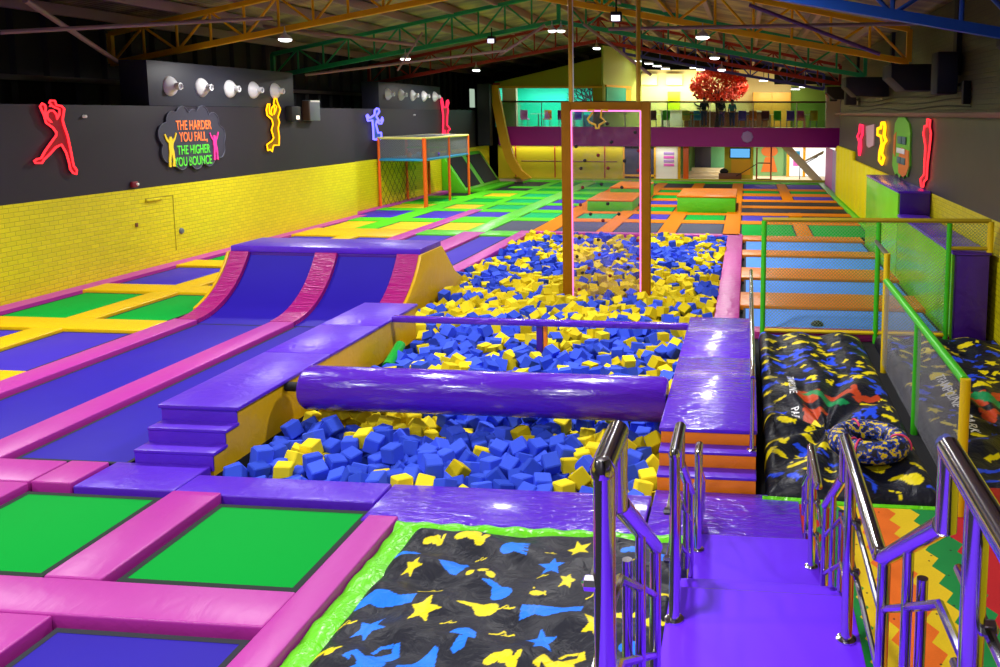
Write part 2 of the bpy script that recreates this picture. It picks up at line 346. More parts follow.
m.add(t); struct(m.build('wall_left_cladding', M['void'], smooth=False))
struct(box('trim_1', mat('grey girt', (90, 84, 84), .6), -17.45, -17.3, -4, 48, 4.55, 4.68))
# right wall
struct(box('wall_right', M['wall_y'], XR, XR + .2, -4, 40, FZ, 2.0))
struct(box('wall_right_cladding', M['right_black'], XR - .01, XR + .2, -4, 40, 2.0, 3.76))
struct(box('wall_right_upper', M['wall_o'], XR + .05, XR + .25, -4, 40.4, 3.76, 6.2))
struct(box('trim_2', M['ledge'], XR - .16, XR + .05, -4, 41, 3.74, 3.84, .01))
struct(box('wall_front', M['black_wall'], -17.6, 6, -4.2, -4, FZ, 8.6))
struct(box('wall_back', M['void'], -17.6, 6, 56, 56.2, FZ, 8.6))
# roof
RX, RZ = -6.7, 8.25
t = bmesh.new()
for (xa, za, xb, zb) in ((-17.8, 6.3, RX, RZ), (RX, RZ, 6.0, 6.05)):
    v = [t.verts.new(p) for p in ((xa, -4.2, za), (xb, -4.2, zb), (xb, 56.2, zb), (xa, 56.2, za))]; t.faces.new(v)
m = MB(); m.add(t); struct(m.build('ceiling', M['ceil'], smooth=False))
roofz = lambda x: RZ - abs(x - RX) * ((RZ - 6.3) / 11.1 if x < RX else (RZ - 6.05) / 12.7)
i = 0
for x in [RX + d for d in (-10.2, -8.6, -7, -5.4, -3.8, -2.2, -.6, .6, 2.2, 3.8, 5.4, 7, 8.6, 10.2)]:
    z = roofz(x); o = MB().box(x - .07, x + .07, -4, 56, z - .3, z - .03, .008).build('roof_purlin', M['purlin'])
    tag(o, 'brown steel purlin running the length of the hall under the roof sheets', 'purlin', 'roof purlins')

# ------------------------------------------------------------------ roof trusses
def truss(y, mt, label, half=False, dz=0.):
    T = thing('roof_truss', label, 'roof truss', (RX, y, 5.1), 'roof trusses')
    xs = [-17.3, RX, 3.98]
    bz = lambda x: 7.0 + dz - abs(x - RX) * (1.9 / 10.65); tz = lambda x: 8.0 + dz - abs(x - RX) * (2.1 / 10.65)
    x0 = RX if half else -17.3
    for nm, fz, h in (('bottom_chord', bz, .075), ('top_chord', tz, .065)):
        MB().prism([(x0, fz(x0) - h)] + ([] if half else [(RX, fz(RX) - h)]) + [(3.98, fz(3.98) - h), (3.98, fz(3.98) + h)] + ([] if half else [(RX, fz(RX) + h)]) + [(x0, fz(x0) + h)], 'y', y - .07, y + .07).build(nm, mt, T, smooth=False)
    n = 22; X = [-17.3 + i * (21.28 / n) for i in range(n + 1)]
    for i, x in enumerate(X):
        if half and i < n // 2: continue
        wd = .09 if i in (0, n, n // 2) else .035
        MB().tube([(x, y, bz(x)), (x, y, tz(x))], wd, 4 if wd > .05 else 6).build('web_post', mt, T)
        if i < n:
            x2 = X[i + 1]; p, q = ((x, bz(x)), (x2, tz(x2))) if (i % 2 == 0) else ((x, tz(x)), (x2, bz(x2)))
            MB().tube([(p[0], y, p[1]), (q[0], y, q[1])], .035, 6).build('web_diagonal', mt, T)
for y, c, l in ((12.7, 'truss_b', 'bright blue steel truss nearest the camera, crossing the top right'), (22, 'truss_y', 'ochre yellow steel roof truss in front of the green one'), (30, 'truss_g', 'green steel roof truss between the ochre and the red trusses'),
                (38, 'truss_r', 'dark red steel roof truss behind the green one'), (46, 'truss_v', 'violet blue steel truss farthest away, above the mezzanine front')):
    truss(y, M[c], l, y == 46, -.22 if y < 15 else 0.)
def pipe(p, q, r, m, label):
    r *= .8
    tag(MB().tube([p, q], r, 8).build('brace_pipe', M[m]), label, 'brace pipe', 'roof bracing pipes')
pipe((-13.44, 15, 5.87), (-15.57, 20, 5.03), .07, 'brace', 'pinkish grey brace pipe slanting down above the left wall')
pipe((-14, 15, 5.28), (-11.5, 20, 6.07), .055, 'brace', 'long pale pipe running across just before the ochre truss')
pipe((-15.68, 26, 6.55), (-10.3, 26, 5.9), .07, 'brace', 'brown brace pipe falling rightwards between ochre and green trusses')
pipe((-14.2, 26.5, 5.0), (-7.6, 26.5, 5.75), .05, 'brace', 'thin pale pipe below the green truss on the left')
pipe((-11, 26.2, 5.12), (-10.15, 26.2, 6.3), .04, 'brace', 'short thin steel stay beside a lamp at the left')
pipe((-7.92, 27, 5.65), (-6.44, 27, 6.58), .06, 'brace', 'short brace rising to the twin lamps at the ridge')
pipe((-5.2, 27, 6.6), (-3.05, 27, 5.0), .06, 'brace', 'brace falling right from the twin lamps at the ridge')
pipe((.0, 18, 6.03), (2.68, 18, 5.02), .05, 'brace_p', 'purple pipe slanting down to the right wall')
pipe((-3, 18.4, 5.6), (4.2, 18.4, 5.68), .05, 'brace', 'level pinkish pipe running to the right wall')

# ------------------------------------------------------------------ lamps
def lamp(x, y, z, label, watt=150., size=.18):
    T = thing('high_bay_lamp', label, 'ceiling lamp', (x, y, z), 'high bay lamps')
    MB().lathe([(.03, .22), (.05, .14), (size * .6, .1), (size, .03), (size, 0)], (x, y, z)).build('lamp_housing', M['lamp_b'], T)
    MB().tube([(x, y, z + .2), (x, y, max(z + .3, roofz(x) - .05)) if y < 20 else (x, y, z + .34)], .012, 6).build('hanging_rod', M['lamp_b'], T)
    MB().lathe([(size * .9, -.002), (size * .9, -.03), (size * .5, -.06)], (x, y, z)).build('lamp_disc', M['lampw'], T)
    L = bpy.data.lights.new('lamp_light', 'AREA'); L.shape = 'DISK'; L.size = .42; L.energy = watt; L.color = (1., .98, .96); L.spread = math.radians(165)
    o = bpy.data.objects.new('lamp_light', L); COL.objects.link(o); o.parent = T; o.location = (0, 0, -.12)
colz = [(-12.2, 'left'), (-6.7, 'middle'), (-1.16, 'right')]
for j, y in enumerate((-2, 4, 12, 22, 30, 38)):  # row behind the camera is unseen, added to light the step fronts
    for x, nm in colz:
        w = 310 if y > 20 else (330 if y == 12 else 240)
        z = 5.72 + (.95 if nm == 'middle' else 0) + (.35 if y < 20 else 0) + (.3 if y == 22 and nm == 'middle' else 0)
        if y == 30 and nm == 'middle':
            for dx, s in ((-.16, 'left'), (.16, 'right')): lamp(x + dx, y - .2, z, f'{s} one of the twin round lamps at the ridge', w / 2, .15)
        else:
            lamp(x, y - .2, z, {22: 'round lamp on the ochre truss', 30: 'round lamp on the green truss', 38: 'round lamp on the red truss', 12: 'round lamp on the blue truss', 4: 'round lamp above the stairs end', -2: 'added unseen lamp over the upper stair landing'}[y] + f', {nm} row', w)
def flood(x, y, z, label):
    T = thing('flood_light', label, 'flood light', (x, y, z))
    MB().box(x - .14, x + .14, y - .1, y + .1, z - .2, z + .05, .03).build('flood_body', M['black'], T)
    MB().box(x - .11, x + .11, y - .115, y - .1, z - .19, z - .05, .005).build('flood_lens', emis('flood lens', (235, 225, 255), 2.5), T)
    MB().tube([(x, y, z + .05), (x, y, z + .35)], .025, 6).build('flood_bracket', M['black'], T)
flood(-8.97, 29.6, 6.42, 'small black flood light with pinkish lens under the green truss'); flood(-3.34, 21.7, 6.3, 'small black flood light hanging under the ochre truss right of the pole')

# ------------------------------------------------------------------ trampolines and pads
NAMES = {'bed_green': 'green', 'bed_teal': 'teal green', 'bed_purple': 'purple', 'bed_indigo': 'indigo', 'bed_blue': 'blue', 'bed_yellow': 'yellow', 'bed_grey': 'grey', 'bed_black': 'black'}
def tramp(x0, x1, y0, y1, c, label, band=.0):
    T = thing('trampoline', label, 'trampoline', ((x0 + x1) / 2, (y0 + y1) / 2, FZ), 'trampolines')
    g = .05 if y0 < 26 else .0; zb_ = (-.012 if y0 > 26 else -.015) if y0 > 10 else -.02
    box('bed', M[c], x0 + g, x1 - g, y0 + g, y1 - g, -.09, zb_, .01, T)
    w = MB(); b = (band or .06) * .75
    P = [(x0 + g, y0 + g), (x1 - g, y0 + g), (x1 - g, y1 - g), (x0 + g, y1 - g)]; Q = [(x0 + g + b, y0 + g + b), (x1 - g - b, y0 + g + b), (x1 - g - b, y1 - g - b), (x0 + g + b, y1 - g - b)]
    t = bmesh.new(); zt = zb_ + .002
    a = [t.verts.new((*p, zt)) for p in P]; q = [t.verts.new((*p, zt)) for p in Q]; a2 = [t.verts.new((*p, -.1)) for p in P]
    for i in range(4): j = (i + 1) % 4; t.faces.new((a[i], a[j], q[j], q[i])); t.faces.new((a2[i], a2[j], a[j], a[i]))
    bmesh.ops.recalc_face_normals(t, faces=t.faces); w.add(t); w.build('webbing_border', M['webg' if c in ('bed_green', 'bed_teal') else 'web'], T, smooth=False)
    fr = MB()
    for xx, yy, hx, hy in ((x0, (y0 + y1) / 2, .03, (y1 - y0) / 2), (x1, (y0 + y1) / 2, .03, (y1 - y0) / 2)): fr.tube([(xx, yy - hy, -.09), (xx, yy + hy, -.09)], .03, 6)
    fr2 = MB().tube([(x0, y0, -.09), (x1, y0, -.09), (x1, y1, -.09), (x0, y1, -.09)], .028, 6, True).build('steel_frame', M['black'], T)
    fr.bm.free()
    return T
def pad(x0, x1, y0, y1, m, label, z=.05, bev=.03, group='safety pads', zb=FZ):
    z = z * (.4 if y0 > 10 else .6)
    if y0 > 26.5: z = .004 + z * .25
    bev = min(bev, .4 * abs(z - zb), .018)
    if y0 > 26.4 and m in ('orange', 'green'): m += '_far'
    return tag(MB().box(x0, x1, y0, y1, zb, z, bev, 3).build('safety_pad', M[m]), label, 'safety pad', group)

CB = [(-14.05, -12.9), (-12.15, -10.8), (-10.35, -9.0), (-8.3, -6.95), (-6.2, -4.85), (-4.3, -2.85), (-2.25, -.75), (-.18, 1.6), (2.1, 3.9)]
RB = [(26.75, 29.3), (30.4, 31.85), (32.95, 34.4), (35.5, 36.9), (38.05, 39.5), (41.0, 42.3), (43.6, 46.4)]
Gn, Tl, Pu, Ye, Gy, Bk = 'bed_green', 'bed_teal', 'bed_purple', 'bed_yellow', 'bed_grey', 'bed_black'
FIELD = {0: [Ye, Pu, Ye, Gn, None, None, None], 1: [Ye, Pu, Ye, Gn, Ye, Bk, Bk], 2: [Ye, Pu, Tl, Tl, Tl, Gn, Gn], 3: [Gy, Tl, Pu, Pu, Gn, Gn, Gn], 4: [Gy, Tl, None, None, None, Gy, Gy],
         5: [Gy, Pu, Gn, Pu, Gn, Gn, Bk], 6: [Gy, Gn, None, None, None, Gn, Bk], 7: [Gn, Pu, Bk, Bk, Pu, Gn, Pu], 8: [Gn, Bk, Bk, Bk, Pu, Gn, Pu]}
def row_y(c, r):
    y0, y1 = RB[r]
    if c < 3 and r == 0: return (26.65, 28.6)
    if c < 2 and r == 1: return (29.8, 31.95)
    return y0, y1
for c, rows in FIELD.items():
    for r_, col in enumerate(rows):
        if not col: continue
        y0, y1 = row_y(c, r_)
        if c == 8 and r_ in (2, 3): continue
        x0, x1 = CB[c]
        if c == 0 and r_: x0 = -14.5
        if c == 7 and r_ in (2, 3): x1 = CB[8][1]
        lab = f'{NAMES[col]} trampoline in the {ORD[r_]} row beyond the foam pit, {ORD[c]} from the left wall' if not (c == 7 and r_ in (2, 3)) else f'long black trampoline at the right side, {ORD[r_]} row beyond the foam pit'
        tramp(x0, x1, y0 - .16, y1 + .12, col, lab)
# cross pads
for c in range(9):
    x0, x1 = CB[c]
    for r_ in range(6):
        x0 = -14.5 if (c == 0 and r_) else CB[c][0]
        ya, yb = row_y(c, r_)[1], row_y(c, r_ + 1)[0]
        if c in (4, 6) and r_ in (2, 3): continue
        if c == 0 and r_ >= 4: continue
        if c in (4,) and r_ == 1: yb = 32.7
        if c == 6 and r_ == 1: yb = 32.7
        if c in (4, 6) and r_ == 4: ya = 39.5
        if c == 8 and r_ in (1, 2, 3): continue
        if c == 7 and r_ in (1, 2, 3): x1 = CB[8][1]
        else: x1 = CB[c][1]
        m = 'green' if c < 4 else 'orange'
        nm = 'lime green' if m == 'green' else 'orange'
        pad(x0 - .02, x1 + .02, ya + .1, yb - .14, m, f'{nm} cross pad behind {ORD[r_]} trampoline row past the pit, {ORD[c]} column from left', .055)
    if c < 9: pass
# far and near margin pads of the field
for c in range(1, 9):
    x0, x1 = CB[c]; m = 'green'
    pad(x0 - .3, x1 + .3, 46.4, 47.75, m, f'lime green pad against the far wall, {ORD[c]} column from the left', .05)
LONGS = [(-12.9, -12.15, 'green', 26.6, 40.8, 'first'), (-10.8, -10.35, 'green', 32.6, 46.4, 'second'), (-9.0, -8.3, 'green', 26.3, 46.4, 'third'), (-6.95, -6.2, 'orange', 26.75, 46.4, 'fourth'), (-4.85, -4.3, 'orange', 26.75, 46.4, 'fifth'),
         (-2.85, -2.25, 'orange', 26.75, 46.4, 'sixth'), (-.75, -.18, 'orange', 26.45, 46.4, 'seventh')]
for x0, x1, m, y0, y1, o in LONGS:
    pad(x0 + .01, x1 - .01, y0, y1, m, f'long {"lime" if m == "green" else m} pad running to the far wall past the pit, {o} from left', .06)
pad(1.61, 2.09, 26.45, 30.38, 'orange', 'short orange pad between the two large green trampolines at the right', .06)
pad(1.61, 2.09, 31.87, 32.9, 'orange', 'short orange pad stub between purple and black trampolines at the right', .058)
pad(1.61, 2.09, 37.95, 46.4, 'orange', 'orange pad dividing the far right trampoline columns', .06)
pad(3.92, 4.24, 25.4, 47.75, 'green', 'narrow lime pad strip along the foot of the yellow right wall', .05)
pad(-10.8, -10.35, 17.3, 32.55, 'pink', 'long pink pad dividing the left trampolines from the quarter pipe side', .062)
# pads around the pit's far end
pad(-6.85, -.1, 26.36, 26.72, 'pink_far', 'pink pad along the far edge of the foam pit', .06)
pad(-7.25, -6.86, 18.5, 26.7, 'pink', 'pink pad along the far left edge of the foam pit', .065)
pad(-.57, -.1, 13.6, 26.34, 'pink_far', 'wide glossy pink pad along the right edge of the foam pit', .1, .05)
# left columns in front of the field
YR = [(8.4, 10.68), (11.18, 13.5), (14.25, 16.55), (17.3, 19.55), (20.38, 22.55), (23.35, 24.95)]
CY_ = [Pu, Pu, Gn, Pu, Gn, Pu]
for i, (y0, y1) in enumerate(YR):
    for k, (x0, x1) in enumerate(((-14.0, -12.52), (-11.9, -10.82 if i > 3 else -10.5))):
        if i == 0 and k == 0: continue
        tramp(x0, x1, y0, y1, CY_[i], f'{NAMES[CY_[i]]} trampoline between yellow pads, {ORD[i]} from front, {"against the left wall" if k == 0 else "next to the pink pad"}')
    if i: pad(-12.5, -11.92, y0 - .03, y1 + .03, 'yellow', f'yellow lengthwise pad between the left trampolines, {ORD[i]} from the front', .06)
    ya = y1; yb = YR[i + 1][0] if i < 5 else 26.6
    pad(-14.1, -10.82 if i > 2 else -10.46, ya + .02, yb - .02, 'yellow', f'long yellow cross pad from the left wall, {ORD[i]} from the front', .075, .06)
tag(MB().prism([(8, FZ), (30.3, FZ), (30.3, .012), (8, .03)], 'x', -14.49, -14.08).build('safety_pad', M['pink']), 'pink strip pad along the foot of the yellow left wall', 'safety pad', 'safety pads')
tag(MB().box(-14.93, -14.55, 30.4, 40.4, FZ, .012, .01).build('safety_pad', M['pink']), 'pink strip pad along the wall foot under the orange play structure', 'safety pad', 'safety pads')
for k, (x0, x1, nm) in enumerate(((-10.33, -9.02, 'left'), (-8.28, -7.27, 'right'))):
    tramp(x0, x1, 17.5, 25.6, 'bed_purple', f'long purple trampoline behind the quarter pipe, {nm} of the pair')
    pad(x0 - .02, x1 + .02, 25.62, 26.62, 'green', f'lime cross pad behind the {nm} long purple trampoline', .055)
pad(-9.0, -8.3, 17.3, 26.28, 'pink', 'pink pad between the two long purple trampolines behind the quarter pipe', .06)
# blue lanes right of the pit
BL = [(15.0, 16.6), (17.9, 19.5), (20.85, 22.7), (23.6, 25.5)]
for i, (y0, y1) in enumerate(BL):
    tramp(-.08, 3.5, y0, y1, 'bed_blue', f'light blue trampoline right of the foam pit, {ORD[i]} from the mesh rail')
    pad(-.1, 3.52, y1 + .02, (BL[i + 1][0] if i < 3 else 26.42) - .02, 'orange', f'glossy orange cross pad right of the foam pit, {ORD[i]} from the mesh rail', .08, .06)
pad(-.1, 3.5, 14.62, 14.98, 'magenta', 'narrow magenta pad under the mesh rail', .05)
# near left green trampolines
FR = 'pink'
tramp(-9.2, -7.75, 6.05, 7.6, 'bed_green', 'green trampoline at the front left, cut by the left edge of the photo', .08)
tramp(-7.25, -5.7, 6.05, 7.62, 'bed_green', 'large green trampoline at the front left beside the purple steps', .08)
tramp(-5.15, -3.5, 6.05, 7.55, 'bed_green', 'large green trampoline at the front next to the printed airbag', .08)
tramp(-5.12, -3.5, 3.0, 5.52, 'bed_indigo', 'indigo trampoline at the very front left', .07)
tramp(-7.2, -5.68, 3.0, 5.52, 'bed_indigo', 'indigo trampoline at the bottom left corner of the photo', .07)
pad(-7.73, -7.27, 5.98, 7.66, 'pink', 'pink pad at the left end of the large green trampoline', .06)
pad(-5.68, -5.17, 6.04, 7.64, 'pink', 'pink pad between the two large green trampolines', .06)
pad(-9.2, -3.5, 5.55, 6.02, 'pink', 'long pink cross pad in front of the green trampolines', .065)
pad(-5.66, -5.16, 2.8, 5.54, 'pink', 'pink pad between the two front indigo trampolines', .06)
pad(-3.49, -3.2, 2.8, 7.3, 'pink', 'long pink pad along the left side of the printed airbag', .09)
pad(-9.6, -7.3, 7.68, 8.2, 'pink', 'pink pad at the front end of the outer trampoline lane', .06)
pad(-7.27, -6.83, 7.68, 8.22, 'pink', 'short pink pad touching the purple corner pad at the lane end', .062)
# runway lanes
pad(-10.42, -9.95, 9.2, 14.35, 'pink', 'pink pad along the outer side of the left runway lane', .07)
pad(-8.55, -8.1, 8.2, 14.35, 'pink', 'pink pad between the two indigo runway lanes', .07)
tramp(-9.93, -8.57, 8.25, 14.3, 'bed_indigo', 'left indigo runway trampoline leading up to the quarter pipe')
tramp(-8.08, -6.64, 8.25, 14.3, 'bed_indigo', 'right indigo runway trampoline beside the purple steps')

# ------------------------------------------------------------------ quarter pipe
Q = thing('quarter_pipe', 'quarter pipe with two indigo curved beds, magenta ribs and purple deck', 'quarter pipe', (-8.4, 16, FZ))
RQ, Y0 = 2.03, 14.3
def curve(off=0., n=14):
    out = []
    for i in range(n + 1):
        a = math.radians(59.6) * i / n; rr = RQ - off
        out.append((Y0 + rr * math.sin(a), RQ - rr * math.cos(a)))
    return out
def strip(x0, x1, zoff, thick):
    P = curve(zoff); P2 = curve(zoff - thick)
    return MB().prism(P + P2[::-1], 'x', x0, x1, 0)
for x0, x1 in ((-9.95, -8.55), (-8.1, -6.86)): strip(x0, x1, -.03, .05).build('curved_bed', M['bed_indigo'], Q)
for x0, x1 in ((-10.33, -9.95), (-8.55, -8.1), (-6.86, -6.42)): strip(x0, x1, .05, .16).build('curved_rib_pad', M['magenta'], Q)
MB().box(-10.36, -6.4, 16.06, 17.2, 1.0, 1.13, .02).build('deck', M['purple'], Q)
MB().box(-10.34, -6.42, 16.05, 16.16, .88, 1.0, .01).build('deck_fascia', M['purple_dark'], Q)
side = [(14.9, FZ)] + [(yy, zz - .02) for yy, zz in curve(.05)[4:]] + [(16.1, 1.02), (17.15, 1.02), (17.5, .72), (17.9, .36), (18.4, .12), (18.5, FZ)]
MB().prism(side, 'x', -6.42, -6.36, .004).build('side_panel', M['yellow_side'], Q)
MB().prism(side, 'x', -10.42, -10.36, .004).build('side_panel', M['yellow_side'], Q)
MB().box(-10.34, -6.44, 17.02, 17.14, FZ, 1.0).build('back_panel', M['yellow_side'], Q)

# ------------------------------------------------------------------ platforms around the pit
P = thing('padded_platform', 'purple topped padded platform with three steps and yellow side, left of the foam pit', 'platform', (-6.15, 11, FZ))
prof = [(8.32, FZ), (8.32, .12), (8.55, .12), (8.55, .28), (8.78, .28), (8.78, .44), (14.0, .44), (14.0, FZ)]
MB().prism(prof, 'x', -6.6, -5.7).build('platform_body', M['yellow_side'], P, smooth=False)
for y0, y1, z in ((8.3, 8.56, .15), (8.53, 8.79, .315)):
    MB().box(-6.61, -5.68, y0, y1, z - .04, z, .012).build('step_tread', M['purple'], P)
for y, z0, z1 in ((8.318, -.06, .11), (8.548, .15, .275), (8.778, .315, .46)):
    MB().box(-6.6, -5.7, y - .012, y + .01, z0, z1).build('step_riser', M['purple'], P)
for y0, y1 in ((8.74, 10.9), (10.905, 12.45), (12.455, 14.03)):
    MB().box(-6.63, -5.66, y0, y1, .455, .505, .018).build('top_pad', M['purple'], P)
MB().box(-6.62, -6.59, 8.8, 14.0, -.1, .45, .005).build('left_side_pad', M['purple'], P)
P = thing('padded_platform', 'glossy purple padded platform with orange fronted steps, right of the foam pit', 'platform', (-.37, 11, FZ))
prof = [(8.24, FZ), (8.24, .13), (8.45, .13), (8.45, .3), (8.65, .3), (8.65, .44), (13.55, .44), (13.55, FZ)]
MB().prism(prof, 'x', -.86, .13).build('platform_body', M['yellow_side'], P, smooth=False)
for y, z0, z1 in ((8.24, -.02, .13), (8.45, .16, .3), (8.65, .33, .46)):
    MB().box(-.865, .135, y - .015, y + .01, z0, z1, .004).build('step_riser', M['orange_riser'], P)
for y0, y1, z in ((8.215, 8.46, .16), (8.425, 8.66, .33)):
    MB().box(-.87, .14, y0, y1, z - .03, z, .01).build('step_tread', M['purple'], P)
for y0, y1 in ((8.62, 11.3), (11.305, 13.57)):
    MB().box(-.89, .15, y0, y1, .455, .505, .02).build('top_pad', M['purple_gloss'], P)
# purple front pads
pad(-6.81, -5.72, 7.68, 8.3, 'purple', 'purple corner pad at the foot of the left steps', .01)
pad(-5.71, -3.6, 7.64, 8.08, 'purple', 'purple pad along the near edge of the foam pit', .005)
pad(-3.58, -.9, 7.3, 8.08, 'purple_gloss', 'glossy purple pad between the foam pit and the printed airbag', .0)
pad(-.88, .56, 7.15, 8.22, 'purple_gloss', 'glossy purple landing pad at the foot of the stairs', .0, .02)
# roller, beam
R_ = thing('padded_roller', 'fat shiny purple roller spanning the foam pit', 'roller', (-3.2, 9.8, .13))
MB().lathe([(.05, -2.2), (.24, -2.2), (.27, -2.15), (.27, 2.28), (.24, 2.32), (.05, 2.32)], (-3.23, 9.8, .4), 'x', 40).build('roller_sleeve', M['purple_roll'], R_)
for x0, x1 in ((-5.69, -5.4), (-.92, -.865)): MB().tube([(x0, 9.8, .4), (x1, 9.8, .4)], .06, 10).build('axle', M['black'], R_)
B_ = thing('balance_beam', 'narrow purple balance beam across the pit behind the roller', 'balance beam', (-3.25, 13, -.9))
MB().box(-5.68, -.88, 12.94, 13.06, .435, .535, .02).build('beam', M['purple_gloss'], B_)
MB().box(-3.3, -3.2, 12.95, 13.05, -.9, .44, .01).build('beam_post', M['purple_dark'], B_)
MB().box(-3.19, -3.13, 12.96, 13.04, -.9, .5, .01).build('post_pad', M['orange_riser'], B_)
tag(MB().tube([(-5.42, 12.15, -.05), (-5.46, 12.75, .12)], .085, 14).build('short_roller', M['green_tube']), 'short shiny green tube poking out of the cubes by the yellow side', 'padded tube')

# ------------------------------------------------------------------ climbing panel
Cc = thing('climbing_wall', 'tall clear climbing panel in a brown frame standing in the foam pit', 'climbing wall', (-2.88, 17.2, -.9))
for x0, x1 in ((-3.77, -3.58), (-2.13, -1.95)): MB().box(x0, x1, 17.08, 17.26, -.9, 4.03, .012).build('frame_post', M['wood'], Cc)
MB().box(-3.58, -2.13, 17.08, 17.26, 3.87, 4.03, .012).build('frame_top', M['wood'], Cc)
MB().box(-3.62, -2.14, 17.16, 17.18, -.5, 3.86).build('clear_sheet', M['acrylic'], Cc)
for pts in ([(-3.56, 17.1, -.4), (-3.56, 17.1, 3.85)], [(-2.15, 17.1, -.4), (-2.15, 17.1, 3.85)], [(-3.56, 17.1, 3.85), (-2.15, 17.1, 3.85)]): MB().tube(pts, .016, 6).build('led_strip', M['led'], Cc)
for i, x in enumerate((-3.58, -2.2)): MB().tube([(x, 17.17, 4.03), (x, 17.17, roofz(x) - .1)], .045, 8).build('hanging_pole', M['pole_y'], Cc)
MB().tube([(-3.52, 17.13, 4.03), (-3.52, 17.13, roofz(-3.5) - .1)], .012, 6).build('safety_rope', M['white'], Cc)
HP = [(-2.83, 3.59), (-3.48, 3.13), (-3.02, 2.95), (-3.3, 2.84), (-3.38, 2.68), (-2.82, 2.69), (-2.48, 2.84), (-2.19, 3.05), (-2.2, 2.65), (-2.96, 2.36), (-2.54, 2.3), (-3.35, 2.29), (-2.83, 1.96), (-2.17, 1.94), (-3.4, 1.93), (-3.19, 1.74), (-2.6, 1.75), (-2.93, 1.61), (-3.03, 1.21), (-3.43, 1.24), (-2.21, 1.21), (-3.48, .85), (-2.62, .82), (-3.01, .9), (-2.41, .65), (-3.37, .51), (-2.79, .46), (-3.44, .16), (-2.48, .17), (-2.21, .83), (-2.26, 3.42), (-2.75, 3.22), (-3.23, .61)]
for i, (x, z) in enumerate(HP):
    MB().lathe([(.012, .0), (.034, .0), (.038, -.015), (.026, -.04), (.01, -.05)], (x, 17.16, z), 'y', 9).build('climbing_hold', M['hold_r' if i % 3 == 2 or i in (7, 27) else 'hold_k'], Cc)
# hanging yellow harness loop at the top of the panel
tag(MB().tube([(-3.22, 17.06, 3.86), (-3.08, 17.06, 3.87), (-3.14, 17.06, 3.78), (-3.22, 17.06, 3.68), (-3.18, 17.06, 3.62), (-3.06, 17.06, 3.57), (-3.05, 17.06, 3.5), (-2.99, 17.06, 3.5), (-2.98, 17.06, 3.57), (-2.86, 17.06, 3.64), (-2.95, 17.06, 3.72), (-2.93, 17.06, 3.87), (-2.8, 17.06, 3.86)], .022, 8).build('climbing_harness', M['yellow']), 'yellow harness straps hanging at the top of the clear climbing panel', 'harness')

# ------------------------------------------------------------------ foam cubes
EDGE = .18
def pit_points():
    def inside(x, y, g):
        xl = -5.69 if y < 14.2 else (-6.3 if y < 18.4 else -6.85); xr = -.87 if y < 13.57 else -.58
        return (x > xl + g) & (x < xr - g)
    P = []
    y = 8.21; k = 0
    while y < 26.25:
        x = -6.9 + (k % 2) * .111
        while x < -.5:
            if inside(np.float64(x), y, .13 if y < 14.5 else .1): P.append((x + RNG.uniform(-.05, .05), y + RNG.uniform(-.05, .05)))
            x += .222
        y += .194; k += 1
    P = np.array(P)
    return P
PP = pit_points()
PP = PP[~((abs(PP[:, 0] + 3.72) < .2) & (abs(PP[:, 1] - 17.17) < .2)) & ~((abs(PP[:, 0] + 2.04) < .2) & (abs(PP[:, 1] - 17.17) < .2)) & ~((abs(PP[:, 0] + 3.22) < .14) & (abs(PP[:, 1] - 13) < .12))]
n = len(PP)
hz = RNG.uniform(-.1, .1, n)
hh = np.zeros(n)
for _ in range(1):
    x, y = PP[:, 0], PP[:, 1]
    hh = .05 * np.sin(x * 1.7 + 1) * np.sin(y * 1.1) + .05 * np.sin(x * 3.1 + y * 2.3)
    hh += np.where((y < 9.6) & (x < -5.0), .03, 0) + np.where((y > 14) & (y < 20), .06, 0) + np.where((y > 9.95) & (y < 13) & (x < -4.2), .05, 0)
    hh -= np.where(abs(y - 9.8) < .32, .06, 0) + .04
PZ = np.clip(hz + hh - .05, -.3, .17)
PZ = np.where(y < 8.4, np.minimum(PZ, -.07), PZ)
def pyel(x, y):
    p = .22
    if y < 9.7: p = .1 + (.5 if x > -1.9 and y > 8.2 else 0) + (.2 if (x < -4.6 and y > 9.0) else 0)
    elif y < 13: p = .2 + (.62 if (x < -4.0 and y < 12) else 0) + (.28 if (-2.3 < x < -1.0 and y > 11.5) else 0)
    elif y < 15: p = .35
    elif y < 19.5: p = .72 - (.35 if x < -5.4 else 0)
    else: p = .5 + .4 * math.sin(x * 1.5 + 2) * math.sin(y * .9) - (.15 if x > -2.2 else 0)
    return p + .16 * math.sin(x * 2.7 + 1.3) * math.sin(y * 2.1 + .4)
YEL = np.array([RNG.uniform() < pyel(a, b) for a, b in PP])
ROT = [Euler((RNG.uniform(0, PI), RNG.uniform(0, PI), RNG.uniform(0, PI))) for _ in range(n)]
for i in range(n):
    if RNG.uniform() < .35: ROT[i] = Euler((RNG.uniform(-.35, .35), RNG.uniform(-.35, .35), RNG.uniform(0, PI)))
order = np.argsort(PP[:, 1]); near = set(order[:300].tolist())
def cube_bm(bev=.012):
    t = bmesh.new(); bmesh.ops.create_cube(t, size=EDGE)
    if bev: bmesh.ops.bevel(t, geom=t.edges[:], offset=bev, segments=1, affect='EDGES')
    return t
src = {}
for nm, mm in (('b', 'foam_b'), ('y', 'foam_y')):
    m = MB(); m.add(cube_bm()); me = bpy.data.meshes.new('foam_cube'); m.bm.to_mesh(me); m.bm.free(); me.materials.append(M[mm]); src[nm] = me
ynear = max(PP[i][1] for i in near)
